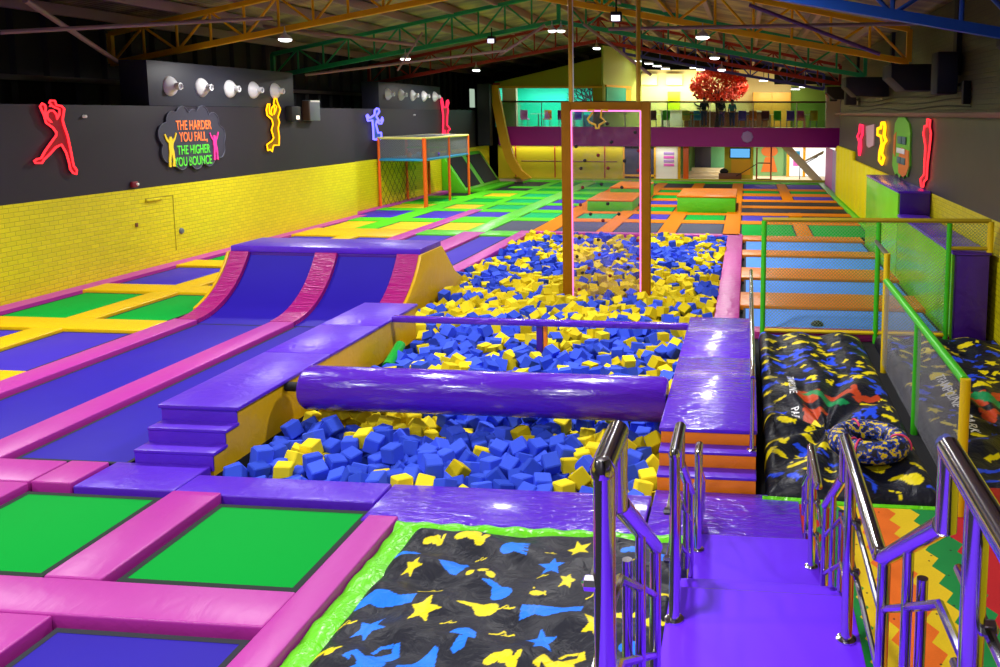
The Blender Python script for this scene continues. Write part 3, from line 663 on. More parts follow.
for i in order[:300].tolist():
    c = 'y' if YEL[i] else 'b'; o = bpy.data.objects.new('foam_cube', src[c]); COL.objects.link(o)
    o.location = (PP[i][0], PP[i][1], PZ[i]); o.rotation_euler = ROT[i]
    w = 'yellow' if c == 'y' else 'blue'
    if PP[i][1] < 9.8: tag(o, f'{w} foam cube lying in the pit in front of the purple roller', 'foam cube', f'{w} foam cubes in front of the roller')
    else: tag(o, f'{w} foam cube lying in the pit close behind the purple roller', 'foam cube', f'{w} foam cubes just behind the roller')
def mass(idx, layers, name, mats, fn):
    base = bmesh.new(); bmesh.ops.create_cube(base, size=EDGE); V = np.array([v.co for v in base.verts]); F = [[v.index for v in f_.verts] for f_ in base.faces]; base.free()
    vs, fs, mi = [], [], []
    for (p, rot, c) in idx:
        o = len(vs) * 8
        vs.append(V @ np.array(rot.to_matrix()).T + np.array(p)); fs += [[o + a for a in f_] for f_ in F]; mi += [c] * 6
    me = bpy.data.meshes.new(name); me.from_pydata(np.concatenate(vs).tolist(), [], fs); me.polygons.foreach_set('material_index', mi)
    return link(name, me, mats, None, None, False)
rest = [((PP[i][0], PP[i][1], PZ[i]), ROT[i], int(YEL[i])) for i in range(n) if i not in near]
for i in range(n):
    if RNG.uniform() < .95: rest.append(((PP[i][0] + .1, PP[i][1] + .09, PZ[i] - .19 + RNG.uniform(-.03, .03)), ROT[(i * 7) % n], int(YEL[i])))
tag(mass(rest, 1, 'foam_cubes', [M['foam_b'], M['foam_y']], None), 'mass of blue and yellow foam cubes filling the long foam pit', 'foam cubes', None, 'stuff')

# ------------------------------------------------------------------ printed airbags
def star(k=5, ri=.45, jit=.12, rng=random):
    return [((1 if i % 2 == 0 else ri) * (1 + rng.uniform(-jit, jit)) * math.cos(PI * i / k + .3), (1 if i % 2 == 0 else ri) * (1 + rng.uniform(-jit, jit)) * math.sin(PI * i / k + .3)) for i in range(2 * k)]
def ell(cx, cy, a, b, rot=0, n=12):
    return [(cx + a * math.cos(t) * math.cos(rot) - b * math.sin(t) * math.sin(rot), cy + a * math.cos(t) * math.sin(rot) + b * math.sin(t) * math.cos(rot)) for t in [2 * PI * i / n for i in range(n)]]
def strip2(pts, w):
    L, R_ = [], []
    for i, p in enumerate(pts):
        a, b = pts[max(i - 1, 0)], pts[min(i + 1, len(pts) - 1)]; d = math.hypot(b[0] - a[0], b[1] - a[1]) or 1
        nx, ny = -(b[1] - a[1]) / d, (b[0] - a[0]) / d; ww = w[i] if isinstance(w, list) else w
        L.append((p[0] + nx * ww, p[1] + ny * ww)); R_.append((p[0] - nx * ww, p[1] - ny * ww))
    return L + R_[::-1]
def shape(t, rng=random):
    if t == 'star': return [star(rng=rng)]
    if t == 'tad': return [ell(.45, -.1, .62, .5), strip2([(0, .05), (-.4, .3), (-.9, .35), (-1.3, .3)], [.3, .16, .12, .02])]
    if t == 'wave': return [strip2([(-1, -.35), (-.55, -.05), (-.1, 0), (.4, .1), (1, .35)], [.3, .2, .26, .18, .22])]
    if t == 'blobs': return [ell(-.5, 0, .5, .28, .3), ell(.1, .12, .4, .34), ell(.62, -.1, .34, .26, -.4), ell(.72, .3, .16, .3)]
    if t == 'dots': return [ell(-.65, -.15, .26, .2, .5), ell(0, .22, .34, .18, .5), ell(.6, .0, .36, .22, -.4)]
    if t == 'flag': return [[(-1, .1), (-.6, .55), (-.1, .45), (.3, .6), (1, .4), (.8, .1), (1, -.35), (.1, -.5), (-.3, -.4), (-.9, -.55)]]
    if t == 'heart': return [[(-1.1, .3), (-.2, .7), (.3, .55), (.7, .75), (1, .3), (.85, 0), (.9, -.35), (.55, -.75), (.1, -.6), (-.5, -.2)]]
    if t == 'hand': return [ell(-.25, 0, .6, .5)] + [strip2([(0, .1 * k), (.55, .2 * k), (1, .26 * k)], [.12, .1, .07]) for k in (-2, -1, 0, 1, 2)] + [strip2([(-.4, .3), (-.1, .75)], [.14, .08])]
    if t == 'fish': return [ell(0, 0, .8, .34), [(.6, 0), (1.1, .35), (1.0, -.35)], ell(-.2, .7, .14, .14)]
    if t == 'mush': return [[(-1, -.05), (-.7, .45), (0, .6), (.7, .4), (1, -.05), (.2, -.1)], strip2([(.2, -.1), (.3, -.6), (.1, -1)], [.3, .4, .2])]
    if t == 'figure': return [ell(0, -.2, .55, .45), strip2([(-.3, -.2), (-.9, .1), (-1, -.3)], .18), strip2([(.1, .1), (.5, .6), (.3, 1)], [.25, .2, .12]), strip2([(.2, .9), (-.2, .7), (-.3, .3)], .07), strip2([(0, -.5), (.6, -1)], .25), strip2([(-.2, -.5), (-.7, -1)], .25)]
    if t == 'block': return [[(-.9, -.9), (-.85, .25), (-.2, .2), (.7, .95), (.9, .8), (.8, -1), (0, -.8)]]
    if t == 'squig': return [strip2([(-1, -.3), (-.3, .0), (.1, .5), (.35, .25), (0, .05), (.5, .1), (1, .35)], .09)]
    if t == 'splat': return [ell(0, 0, .5, .4)] + [strip2([(0, 0), (.95 * math.cos(a), .7 * math.sin(a))], [.22, .1]) for a in (0.2, 1.0, 1.9, 2.7, 3.6, 4.4, 5.3)]
    return [ell(0, 0, 1, .8)]
def inpoly(X, Y, P):
    r = np.zeros(X.shape, bool); n = len(P); j = n - 1
    for i in range(n):
        xi, yi = P[i]; xj, yj = P[j]
        if yi != yj: r ^= ((yi > Y) != (yj > Y)) & (X < (xj - xi) * (Y - yi) / (yj - yi) + xi)
        j = i
    return r
COLS = {'y': (236, 216, 8), 'b': (16, 122, 255), 'B': (32, 74, 236), 'o': (190, 66, 30), 'g': (20, 140, 80), 'p': (220, 60, 120)}
def airbag(name, label, x0, x1, y0, y1, hfn, shapes, cell, parent_parts=None, base=(20, 22, 36)):
    T = thing(name, label, 'airbag', ((x0 + x1) / 2, (y0 + y1) / 2, FZ), 'printed black airbags')
    nx, ny = int((x1 - x0) / cell), int((y1 - y0) / cell)
    X, Y = np.meshgrid(np.linspace(x0, x1, nx + 1), np.linspace(y0, y1, ny + 1)); Z = hfn(X, Y)
    C = np.tile(np.array(lin(base)), (X.size, 1)).reshape(*X.shape, 4)
    for (t, c, cx, cy, s, rot) in shapes:
        sel = (abs(X - cx) < 1.7 * s) & (abs(Y - cy) < 2.2 * s)
        idx = np.where(sel)
        if not len(idx[0]): continue
        dx, dy = X[idx] - cx, Y[idx] - cy
        ux = (dx * math.cos(rot) + dy * math.sin(rot)) / s; uy = (-dx * math.sin(rot) + dy * math.cos(rot)) / s / 1.35
        hit = np.zeros(ux.shape, bool)
        for poly in shape(t): hit |= inpoly(ux, uy, poly)
        a, b = idx[0][hit], idx[1][hit]; C[a, b] = lin(COLS[c])
    me = bpy.data.meshes.new(name)
    V = np.stack([X, Y, Z], -1).reshape(-1, 3); I = np.arange(V.shape[0]).reshape(ny + 1, nx + 1)
    F = np.stack([I[:-1, :-1], I[:-1, 1:], I[1:, 1:], I[1:, :-1]], -1).reshape(-1, 4)
    # skirt down to the floor
    edge = np.concatenate([I[0, :], I[1:, -1], I[-1, -2::-1], I[-2:0:-1, 0]]); k = len(V); lowv = V[edge].copy(); lowv[:, 2] = FZ + .005
    V2 = np.concatenate([V, lowv]); E2 = np.arange(len(edge)) + k; nxt = np.roll(edge, -1); E3 = np.roll(E2, -1)
    F = np.concatenate([F, np.stack([edge, E2, E3, nxt], -1)])
    me.from_pydata(V2.tolist(), [], F.tolist())
    at = me.color_attributes.new('print', 'FLOAT_COLOR', 'POINT')
    CC = np.concatenate([C.reshape(-1, 4), np.tile(np.array(lin(base)), (len(edge), 1))]); at.data.foreach_set('color', CC.astype('f').ravel())
    link('printed_cover', me, M['bag'], T)
    return T
FS = [('blobs', 'y', -2.7, 6.88, .13), ('blobs', 'y', -2.36, 6.88, .2), ('flag', 'b', -2.85, 6.65, .13), ('star', 'y', -2.7, 6.39, .1), ('heart', 'b', -2.37, 6.43, .16), ('dots', 'y', -2.1, 6.34, .17), ('tad', 'b', -1.92, 6.15, .17), ('tad', 'y', -1.98, 5.9, .19), ('wave', 'b', -2.73, 5.93, .26), ('star', 'y', -2.38, 5.81, .16), ('star', 'b', -2.7, 5.57, .15), ('blobs', 'y', -2.88, 5.25, .15), ('figure', 'b', -2.5, 5.22, .22), ('block', 'b', -2.2, 5.2, .19), ('mush', 'b', -1.97, 5.5, .14), ('blobs', 'y', -1.62, 5.28, .17), ('hand', 'b', -1.95, 6.75, .17), ('star', 'y', -1.4, 6.86, .15), ('star', 'b', -1.56, 6.53, .15), ('star', 'y', -1.39, 6.33, .1), ('fish', 'y', -1.59, 6.12, .09), ('wave', 'b', -1.42, 5.9, .27), ('star', 'b', -1.41, 5.56, .14), ('figure', 'y', -1.2, 5.3, .22), ('star', 'y', -1.05, 5.76, .15), ('heart', 'b', -1.02, 6.36, .17), ('blobs', 'y', -1.6, 4.9, .18), ('tad', 'y', -.85, 6.3, .12), ('wave', 'y', -.86, 5.97, .13), ('blobs', 'b', -.95, 6.88, .12), ('flag', 'b', -.62, 6.75, .13), ('star', 'y', -.66, 5.86, .15), ('flag', 'y', -.55, 6.19, .13), ('blobs', 'b', -.76, 5.5, .12), ('star', 'y', -2.2, 4.8, .16), ('tad', 'b', -1.2, 4.6, .2),
      ('squig', 'y', -2.9, 5.62, .08), ('squig', 'y', -2.44, 6.1, .09), ('squig', 'y', -1.78, 5.88, .08), ('squig', 'y', -1.72, 5.61, .09), ('squig', 'y', -2.2, 6.64, .05), ('squig', 'y', -2.15, 5.7, .06), ('squig', 'y', -1.93, 5.15, .06), ('squig', 'y', -1.6, 6.36, .05), ('squig', 'y', -1.62, 6.76, .05), ('squig', 'y', -1.14, 6.13, .06), ('squig', 'y', -.88, 6.67, .05)]
FS = [(t, c, x, y, s * (.95 if t == 'squig' else .78), random.uniform(-.35, .35)) for t, c, x, y, s in FS]
def hfront(x, y):
    e = np.minimum(np.minimum(x + 2.99, -.42 - x), 7.16 - y); e = np.clip(e / .22, 0, 1)
    w = .022 * np.sin(x * 5 + y * 9 + 1.5 * np.sin(y * 3)) + .016 * np.sin(x * 11 - y * 6) + .02 * np.sin(y * 14 + x * 3)
    return -.06 + .13 * np.sqrt(np.clip(1 - (1 - e) ** 2, 0, 1)) + w * np.clip(e * 1.5, .15, 1)
A_ = airbag('airbag', 'black airbag printed with blue and yellow stars and splashes, lime skirt, at the front', -2.98, -.42, 2.8, 7.16, hfront, FS, .0085)
MB().grid(30, 40, lambda a, b: Vector((-3.19 + .26 * a, 2.8 + 4.46 * b, -.02 + .05 * math.sin(a * PI) + .012 * math.sin(b * 90 + a * 5) + .01 * math.sin(b * 41)))).build('side_skirt', M['skirt'], A_)
MB().grid(60, 10, lambda a, b: Vector((-3.17 + 2.75 * a, 7.08 + .2 * b, -.01 + .06 * math.sin(b * PI) + .01 * math.sin(a * 60 + b * 3)))).build('end_skirt', M['skirt'], A_)
def scatter(n, x0, x1, y0, y1, seed, smin=.07, smax=.16, avoid=()):
    rg = random.Random(seed); out = []; tries = 0
    kinds = ['star', 'tad', 'blobs', 'blobs', 'flag', 'heart', 'wave', 'hand', 'splat', 'fish', 'mush', 'figure', 'dots']
    while len(out) < n and tries < n * 60:
        tries += 1; x, y, s = rg.uniform(x0, x1), rg.uniform(y0, y1), rg.uniform(smin, smax)
        if any(math.hypot(x - o[2], y - o[3]) < (s + o[4]) * 1.02 for o in out): continue
        if any(math.hypot(x - a, y - b) < c_ for a, b, c_ in avoid): continue
        out.append((rg.choice(kinds), 'y' if rg.random() < .55 else 'B', x, y, s, rg.uniform(-1, 1)))
    return out
CHILI = [('flag', 'o', .86, 11.0, .22, 1.3), ('blobs', 'o', .88, 10.4, .25, 1.2), ('blobs', 'o', 1.3, 11.1, .25, .1), ('wave', 'o', 1.62, 11.0, .2, .2), ('wave', 'g', 1.05, 10.9, .3, -1.2)]
def hside(x0, x1, y0, y1, cx, cy, amp):
    def fn(x, y):
        e = np.minimum(np.minimum(x - x0, x1 - x) * 1.3, np.minimum(y - y0, y1 - y)); e = np.clip(e / .22, 0, 1)
        ang = np.arctan2(y - cy, (x - cx) * 2.2); rr = np.hypot((x - cx) * 1.4, (y - cy) * .6)
        fold = np.sin(ang * 9 + 1.2 * np.sin(y * 1.7)) * np.exp(-((rr - .9) / .9) ** 2) * amp
        ridge = .045 * np.sin(x * 9 + .5 * np.sin(y * 1.3)) * np.clip((y - cy) / 2, 0, 1) + .02 * np.sin(x * 4 + y * 5) + .012 * np.sin(y * 12 + 3 * x)
        dip = -.09 * np.exp(-(((x - cx) / .35) ** 2 + ((y - cy) / .8) ** 2))
        return FZ + .08 + (.16 + fold + ridge * .8 + dip) * np.sqrt(np.clip(1 - (1 - e) ** 2, 0, 1))
    return fn
hl = hside(.24, 1.96, 8.16, 14.35, 1.0, 10.0, .05); hr = hside(2.2, 4.2, 8.16, 14.35, 3.2, 10.2, .04)
A_ = airbag('airbag', 'sagging black printed airbag with a ring lying on it, right of the orange fronted steps', .24, 1.96, 8.16, 14.35, hl, CHILI + scatter(120, .3, 1.9, 8.25, 14.25, 5, .06, .15, [(1.0, 10.7, .55), (1.4, 11.1, .35), (.65, 11, .2)]), .017)
text('lettering', 'TRAMPOLINE', .14, M['txt_w'], A_, basis((.6, 11.3, 0), (0, -1, 0), (1, 0, 0)), .001, lambda x, y: float(hl(np.array(x), np.array(y))), 1.1)
text('lettering', 'PARK', .14, M['txt_w'], A_, basis((.6, 10.32, 0), (0, -1, 0), (1, 0, 0)), .001, lambda x, y: float(hl(np.array(x), np.array(y))), 1.1)
MB().tube([(.2, 8.14, -.03), (.6, 8.12, -.03), (1.2, 8.11, -.05), (1.96, 8.11, -.05)], .05, 8).build('hem_tube', M['skirt'], A_)
A_ = airbag('airbag', 'black printed airbag behind the slanting mesh fence, against the right wall', 2.2, 4.2, 8.16, 14.35, hr, [(t, c, x + 2.2, y + .2, s, r_) for t, c, x, y, s, r_ in CHILI] + scatter(130, 2.27, 4.13, 8.25, 14.25, 9, .06, .15, [(3.2, 10.9, .55), (3.5, 11.3, .35), (2.7, 11, .25)]), .017)
text('lettering', 'TRAMPOLINE', .17, M['txt_w'], A_, basis((2.66, 11.3, 0), (0, -1, 0), (1, 0, 0)), .001, lambda x, y: float(hr(np.array(x), np.array(y))), 1.1)
text('lettering', 'PARK', .17, M['txt_w'], A_, basis((2.66, 10.11, 0), (0, -1, 0), (1, 0, 0)), .001, lambda x, y: float(hr(np.array(x), np.array(y))), 1.1)
# ring
def ring_mat():
    k = NT('printed ring cover'); b = k.new('ShaderNodeBsdfPrincipled'); k.link(b.outputs[0], k.out.inputs[0]); b.inputs['Roughness'].default_value = .5
    g = k.new('ShaderNodeNewGeometry'); n = k.new('ShaderNodeTexNoise'); n.inputs['Scale'].default_value = 19; n.inputs['Detail'].default_value = 2; k.link(g.outputs['Position'], n.inputs[0])
    r_ = k.new('ShaderNodeValToRGB'); r_.color_ramp.interpolation = 'CONSTANT'; e = r_.color_ramp.elements; e[0].color = lin((18, 18, 34)); e[1].position = .56; e[1].color = lin((226, 196, 20)); x = e.new(.45); x.color = lin((24, 56, 160))
    k.link(n.outputs[0], r_.inputs[0]); k.link(r_.outputs[0], b.inputs[0]); return k.m
rt = thing('inflatable_ring', 'round blue and yellow patterned tube ring lying on the sagging airbag', 'tube ring', (1.36, 9.05, .16))
MB().tube([(1.36 + .325 * math.cos(a), 9.05 + .325 * math.sin(a), .27) for a in [2 * PI * i / 36 for i in range(36)]], .12, 16, True).build('ring_tube', ring_mat(), rt)
MB().lathe([(.05, .2), (.26, .2), (.26, .22), (.05, .22)], (1.36, 9.05, 0), 'z', 24).build('seat_mesh', M['black'], rt)
for a in (-.3, 1.9, 4.0, 4.25):
    c, s = math.cos(a), math.sin(a); P = [(1.36 + (.325 + .125 * math.cos(t)) * c, 9.05 + (.325 + .125 * math.cos(t)) * s, .27 + .125 * math.sin(t)) for t in [-.2 + 2.6 * i / 9 for i in range(10)]]
    MB().tube(P, .012, 6).build('handle_strap', mat('pink strap', (230, 60, 110), .5) if a == -.3 else bpy.data.materials['pink strap'], rt)
struct(box('floor_carpet', M['carpet'], .56, 4.22, 1.5, 8.1, FZ, FZ + .1))
tag(MB().box(2.2, 2.62, 4.0, 7.95, FZ + .1, .3, .03).build('kerb_pad', M['red_kerb']), 'red padded kerb standing on the zigzag carpet at the right', 'kerb pad')

# ------------------------------------------------------------------ mesh fences
Fn = thing('mesh_rail', 'green and yellow rail fence with netting across the blue trampolines', 'fence', (2.2, 14.55, FZ))
y = 14.56
MB().tube([(.28, y, 2.0), (4.08, y, 2.03)], .04, 8).build('top_rail', M['rail_y'], Fn)
MB().tube([(.32, y, .06), (3.42, y, .06)], .035, 8).build('bottom_rail', M['post_y'], Fn)
for x in (.31, 2.24, 3.41): MB().tube([(x, y, FZ), (x, y, 1.98)], .045, 10).build('post', M['post_g'], Fn)
MB().tube([(4.08, y, 2.02), (4.08, y, 1.5)], .055, 10).build('end_post', M['post_y'], Fn)
MB().tube([(3.41, y, 1.56), (4.08, y, 1.56)], .035, 8).build('short_rail', M['rail_y'], Fn)
MB().box(.33, 3.4, y - .004, y + .004, .08, 1.98).build('netting', M['net_rail'], Fn)
MB().box(3.42, 4.04, y - .004, y + .004, 1.57, 1.98).build('netting', M['net_rail'], Fn)
Fn = thing('mesh_fence', 'slanting green and yellow mesh fence between the two right airbags', 'fence', (2.09, 10.4, FZ))
MB().tube([(2.12, 12.88, FZ), (2.12, 12.88, 1.72)], .05, 10).build('rear_post', M['post_y'], Fn)
MB().tube([(2.12, 12.9, 1.7), (2.2, 14.5, 1.66)], .035, 8).build('steel_stub_rail', M['steel'], Fn)
MB().tube([(2.12, 12.88, 1.3), (2.08, 8.02, 1.3)], .05, 10).build('top_rail', M['post_g'], Fn)
MB().tube([(2.08, 8.0, FZ), (2.08, 8.0, 1.33)], .05, 10).build('near_post', M['post_y'], Fn)
MB().tube([(2.1, 10.35, FZ), (2.1, 10.35, 1.28)], .045, 10).build('middle_post', M['post_g'], Fn)
MB().box(2.09, 2.098, 8.04, 12.84, .02, 1.27).build('netting', M['net_side'], Fn)
tag(MB().lathe([(.02, 0), (.1, .02), (.12, .06), (.08, .1), (.02, .12)], (1.31, 15.3, -.045), 'z', 9).build('shoe_bundle', M['black']), 'small dark bundle lying on the nearest blue trampoline', 'bundle')

# ------------------------------------------------------------------ stairs and handrails
S = thing('padded_stairs', 'flight of wide purple padded steps coming down towards the pit', 'stairs', (.1, 5, FZ))
MB().box(-.42, .64, 6.08, 7.12, FZ, .12, .015).build('lower_landing', M['purple_step'], S)
for i, (y0, y1, z) in enumerate(((5.78, 6.1, .29), (5.48, 5.8, .46), (5.16, 5.5, .63), (4.78, 5.18, .8))): MB().box(-.42, .64, y0, y1, FZ, z, .012).build('step', M['purple_step'], S)
MB().box(-.42, .65, 3.5, 4.8, FZ, .98, .015).build('middle_landing', M['purple_step'], S)
for y0, y1, z in ((3.2, 3.52, 1.17), (2.9, 3.22, 1.35), (2.6, 2.92, 1.53), (2.3, 2.62, 1.71)): MB().box(-.42, .65, y0, y1, FZ, z, .012).build('step', M['purple_step'], S)
MB().box(-.9, 1.0, -1.2, 2.32, FZ, 1.9, .015).build('upper_landing', M['purple_step'], S)
for yy, zz in ((7.12, .12), (4.8, .98)): MB().tube([(-.42, yy - .01, zz - .012), (.64, yy - .01, zz - .012)], .011, 6).build('edge_shade_line', M['purple_dark'], S)  # dark tubes stand in for the shading along the landing edges
def handrail(x, sgn, yfar, ynear, zt, zf, slope, label, twin=False):
    """level top rail, end loop, falling rail down the steps, twin posts, bars"""
    T = thing('handrail', label, 'handrail', (x, yfar, zf), 'steel stair handrails')
    ch = M['chrome']
    MB().tube([(x, ynear, zt), (x, yfar, zt)], .034, 14).build('top_rail', ch, T)
    MB().lathe([(.004, .034), (.02, .03), (.034, .0), (.03, -.02), (.004, -.03)], (x, ynear, zt), 'z', 14).build('rail_cap', ch, T)
    dz = .24
    MB().tube([(x, yfar, zt), (x, yfar, zt - dz)], .03, 12).build('end_drop', ch, T)
    ys, zs = yfar + .03, zt - dz; ye, ze = yfar + slope[0], zt - dz - slope[1]
    MB().tube([(x, ys, zs), (x, ye, ze)], .032, 12).build('falling_rail', ch, T)
    MB().tube([(x, ye, ze), (x, ye, ze - slope[2])], .026, 12).build('post', ch, T)
    py = ynear + .03 if sgn < 0 else yfar - .3
    MB().tube([(x, py, zf), (x, py, zt)], .031, 14).build('post', ch, T)
    if twin: MB().tube([(x + .07, py - .12, zf), (x + .07, py - .12, zt - .16), (x + .07, py - .12, zt - .15)], [.03, .03, .012], 12).build('ball_top_post', ch, T)
    MB().lathe([(.055, 0), (.055, .012), (.03, .02)], (x, py, zf), 'z', 14).build('flange', ch, T)
    ym = (ys + ye) / 2; zm = (zs + ze) / 2
    MB().tube([(x, ym, zm), (x, ym, zm - .62)], .02, 10).build('middle_post', ch, T)
    MB().tube([(x + sgn * .05, ym, zm - .12), (x + sgn * .05, ym, zm - .75)], .02, 10).build('middle_post', ch, T)
    for d in (.34, .62):
        MB().tube([(x + sgn * .035, ynear + .02, zt - d), (x + sgn * .035, yfar - .02, zt - d)], .015, 8).build('bar', ch, T)
        MB().tube([(x, py, zs - d + .12), (x, ys, zs - d + .1), (x, ye, ze - d + .12)], .015, 8).build('bar', ch, T)
        MB().lathe([(.004, -.03), (.022, -.02), (.022, .02), (.004, .03)], (x + sgn * .035, py, zt - d), 'x', 8).build('bar_clamp', ch, T)
XLr, XRr = -.37, .57
handrail(XLr, -1, 2.4, 2.13, 2.865, 1.9, (1.05, .68, 1.0), 'tall polished steel handrail at the near left of the stairs')
handrail(XRr, 1, 2.33, 1.2, 2.88, 1.9, (.95, .6, 1.0), 'thick polished steel handrail at the near right, running out of the photo', True)
handrail(XLr, -1, 4.83, 4.42, 1.96, .98, (1.0, .62, .75), 'left polished handrail of the middle stair landing')
handrail(XRr, 1, 4.66, 3.4, 1.99, .98, (.95, .6, .75), 'right polished handrail of the middle stair landing')
handrail(XLr, -1, 7.0, 6.8, .98, .12, (.62, .36, .3), 'left polished handrail at the lowest stair landing')
handrail(XRr, 1, 6.95, 6.2, 1.02, .12, (.62, .36, .3), 'right polished handrail at the lowest stair landing')
H_ = thing('handrail', 'slim polished handrail along the right edge of the glossy purple platform', 'handrail', (.09, 11, .5), 'steel stair handrails')
MB().tube([(.09, 8.52, 1.1), (.09, 13.4, 1.32)], .028, 10).build('top_rail', M['chrome'], H_)
for yy, z0, z1 in ((8.52, .33, 1.1), (13.4, .5, 1.32)): MB().tube([(.09, yy, z0), (.09, yy, z1)], .024, 10).build('post', M['chrome'], H_)
MB().lathe([(.05, 0), (.05, .012), (.03, .02)], (.09, 8.52, .33), 'z', 14).build('flange', M['chrome'], H_)

# ------------------------------------------------------------------ right wall bench blocks
B_ = thing('padded_block', 'lower padded block with lime side and dark purple end against the right wall', 'padded block', (3.9, 17.2, FZ))
MB().box(3.54, 4.1, 14.64, 19.98, FZ, 1.44).build('block_core', M['purple_dark'], B_)
MB().box(3.5, 3.545, 14.66, 19.98, FZ, 1.44, .004).build('lime_side', M['lime_wall'], B_)
MB().box(3.54, 4.1, 14.6, 14.65, FZ, 1.44, .01).build('end_pad', M['purple_dark'], B_)
for a, b in ((14.58, 16.3), (16.31, 18.1), (18.11, 19.98)): MB().box(3.49, 4.13, a, b, 1.44, 1.5, .015).build('top_pad', M['purple'], B_)
B_ = thing('padded_block', 'higher padded block with lime side behind the lower one on the right wall', 'padded block', (3.9, 22.6, FZ))
MB().box(3.54, 4.23, 20.02, 25.3, FZ, 1.98).build('block_core', M['purple_dark'], B_)
MB().box(3.5, 3.545, 20.04, 25.3, FZ, 1.98, .004).build('lime_side', M['lime_wall'], B_)
MB().box(3.54, 4.22, 19.99, 20.03, 1.5, 1.98, .008).build('end_pad', M['purple_dark'], B_)
MB().box(3.49, 4.23, 19.98, 25.32, 1.98, 2.04, .015).build('top_pad', M['purple_gloss'], B_)
x = 25.35; k = 0
while x < 39.9:
    h = 2.02 if x < 33 else 2.35
    tag(MB().box(4.1, 4.245, x, x + 1.2, .05, h, .05).build('wall_pad', M['lemon']), f'upright yellow wall pad on the right wall, {ORD[k]} beyond the padded blocks', 'wall pad', 'yellow wall pads'); x += 1.215; k += 1
tag(box('wall_panel', M['lilac'], 4.3, 4.36, 40.1, 43.6, FZ, 2.0), 'lilac panel at the far end of the right wall after the yellow pads', 'wall panel')
tag(box('wall_panel', M['pinkp'], 4.3, 4.36, 43.65, 47.4, FZ, 2.0), 'pink painted panel between the lilac panel and the bright far doors', 'wall panel')

# ------------------------------------------------------------------ neon figures
def neon(label, xw, sd, pts, mt, mf, cat='neon sign', r_=.022):
    x = xw + sd * .07
    T = thing('neon_figure', label, cat, (xw + sd * .03, sum(p[0] for p in pts) / len(pts), min(p[1] for p in pts)), 'neon jumping figures')
    MB().tube([(x, a, b) for a, b in pts], r_, 6, True).build('neon_tube', mt, T)
    MB().prism(pts, 'x', xw + sd * .03, xw + sd * .05).build('acrylic_back', mf, T, smooth=False)
    for q in (pts[0], pts[len(pts) // 2]): MB().tube([(xw, *q), (x, *q)], .012, 6).build('stand_off', M['black'], T)
NE = {'r': emis('red neon', (255, 46, 54), 2.6), 'y': emis('amber neon', (255, 176, 16), 2.6), 'b': emis('blue neon', (110, 104, 255), 3.), 'p': emis('pinkish red neon', (255, 46, 80), 1.8)}
FI = {'r': mat('red acrylic', (160, 24, 44), .35), 'y': mat('amber acrylic', (140, 104, 4), .35), 'b': mat('sky blue acrylic', (36, 90, 170), .35)}
NR = [(16.54, 3.57), (16.44, 3.66), (16.44, 3.76), (16.51, 3.82), (16.61, 3.82), (16.68, 3.75), (16.69, 3.65), (16.76, 3.75), (16.77, 3.85), (16.65, 3.89), (16.59, 3.92), (16.53, 3.91), (16.57, 3.96), (16.52, 3.98), (16.55, 4.03), (16.67, 4.03), (16.7, 3.94), (16.83, 3.92), (16.9, 3.86), (16.83, 3.63), (16.86, 3.5), (16.93, 3.3), (16.98, 3.01), (17.03, 2.65), (17.11, 2.54), (17.09, 2.46), (17.0, 2.49), (16.93, 2.58), (16.92, 2.7), (16.86, 2.93), (16.75, 3.11), (16.6, 3.06), (16.42, 2.92), (16.27, 2.82), (16.21, 2.75), (16.05, 2.76), (16.02, 2.8), (16.1, 2.84), (16.2, 2.85), (16.3, 2.98), (16.49, 3.17), (16.63, 3.3), (16.64, 3.37), (16.56, 3.47), (16.4, 3.57), (16.36, 3.73), (16.28, 3.91), (16.34, 3.97), (16.4, 3.94), (16.42, 3.89), (16.4, 3.79), (16.44, 3.68)]
NY = [(24.77, 4.06), (24.66, 4.05), (24.57, 3.88), (24.6, 3.71), (24.84, 3.59), (24.9, 3.44), (24.79, 3.27), (24.89, 3.03), (24.8, 2.94), (24.5, 2.83), (24.54, 2.65), (24.67, 2.68), (24.77, 2.61), (24.84, 2.76), (24.9, 2.8), (25.17, 2.79), (25.21, 3.05), (25.17, 3.32), (25.26, 3.5), (25.19, 3.65), (25.35, 3.89), (25.21, 4.1), (25.16, 4.22), (25.03, 4.21), (24.99, 4.06), (25.02, 3.89), (24.98, 3.74), (25.08, 3.86), (25.14, 3.98), (25.04, 4.04), (24.87, 3.94), (24.82, 3.83), (24.87, 3.71), (24.74, 3.77), (24.73, 3.91)]
NB = [(32.28, 3.96), (32.11, 3.89), (32.08, 3.72), (31.75, 3.62), (31.58, 3.6), (31.46, 3.72), (31.38, 3.69), (31.48, 3.49), (31.87, 3.51), (31.91, 3.21), (31.91, 2.77), (32.08, 2.76), (32.25, 2.78), (32.42, 2.76), (32.63, 2.78), (32.61, 3.02), (32.34, 3.01), (32.25, 3.2), (32.16, 3.34), (32.24, 3.48), (32.47, 3.38), (32.68, 3.37), (32.83, 3.52), (32.77, 3.61), (32.65, 3.49), (32.48, 3.48), (32.22, 3.66), (32.33, 3.73), (32.51, 3.83), (32.45, 3.95)]
NP = [(39.5, 4.49), (39.4, 4.39), (39.51, 4.0), (39.62, 3.71), (39.59, 3.32), (39.5, 2.73), (39.8, 2.96), (39.87, 2.72), (40.3, 2.71), (40.17, 2.91), (40.52, 3.01), (40.29, 3.14), (40.1, 3.21), (40.19, 3.71), (40.3, 3.91), (40.22, 4.08), (40.42, 4.28), (40.34, 4.41), (40.15, 4.37), (40.08, 4.07), (39.7, 4.07), (39.62, 4.3)]
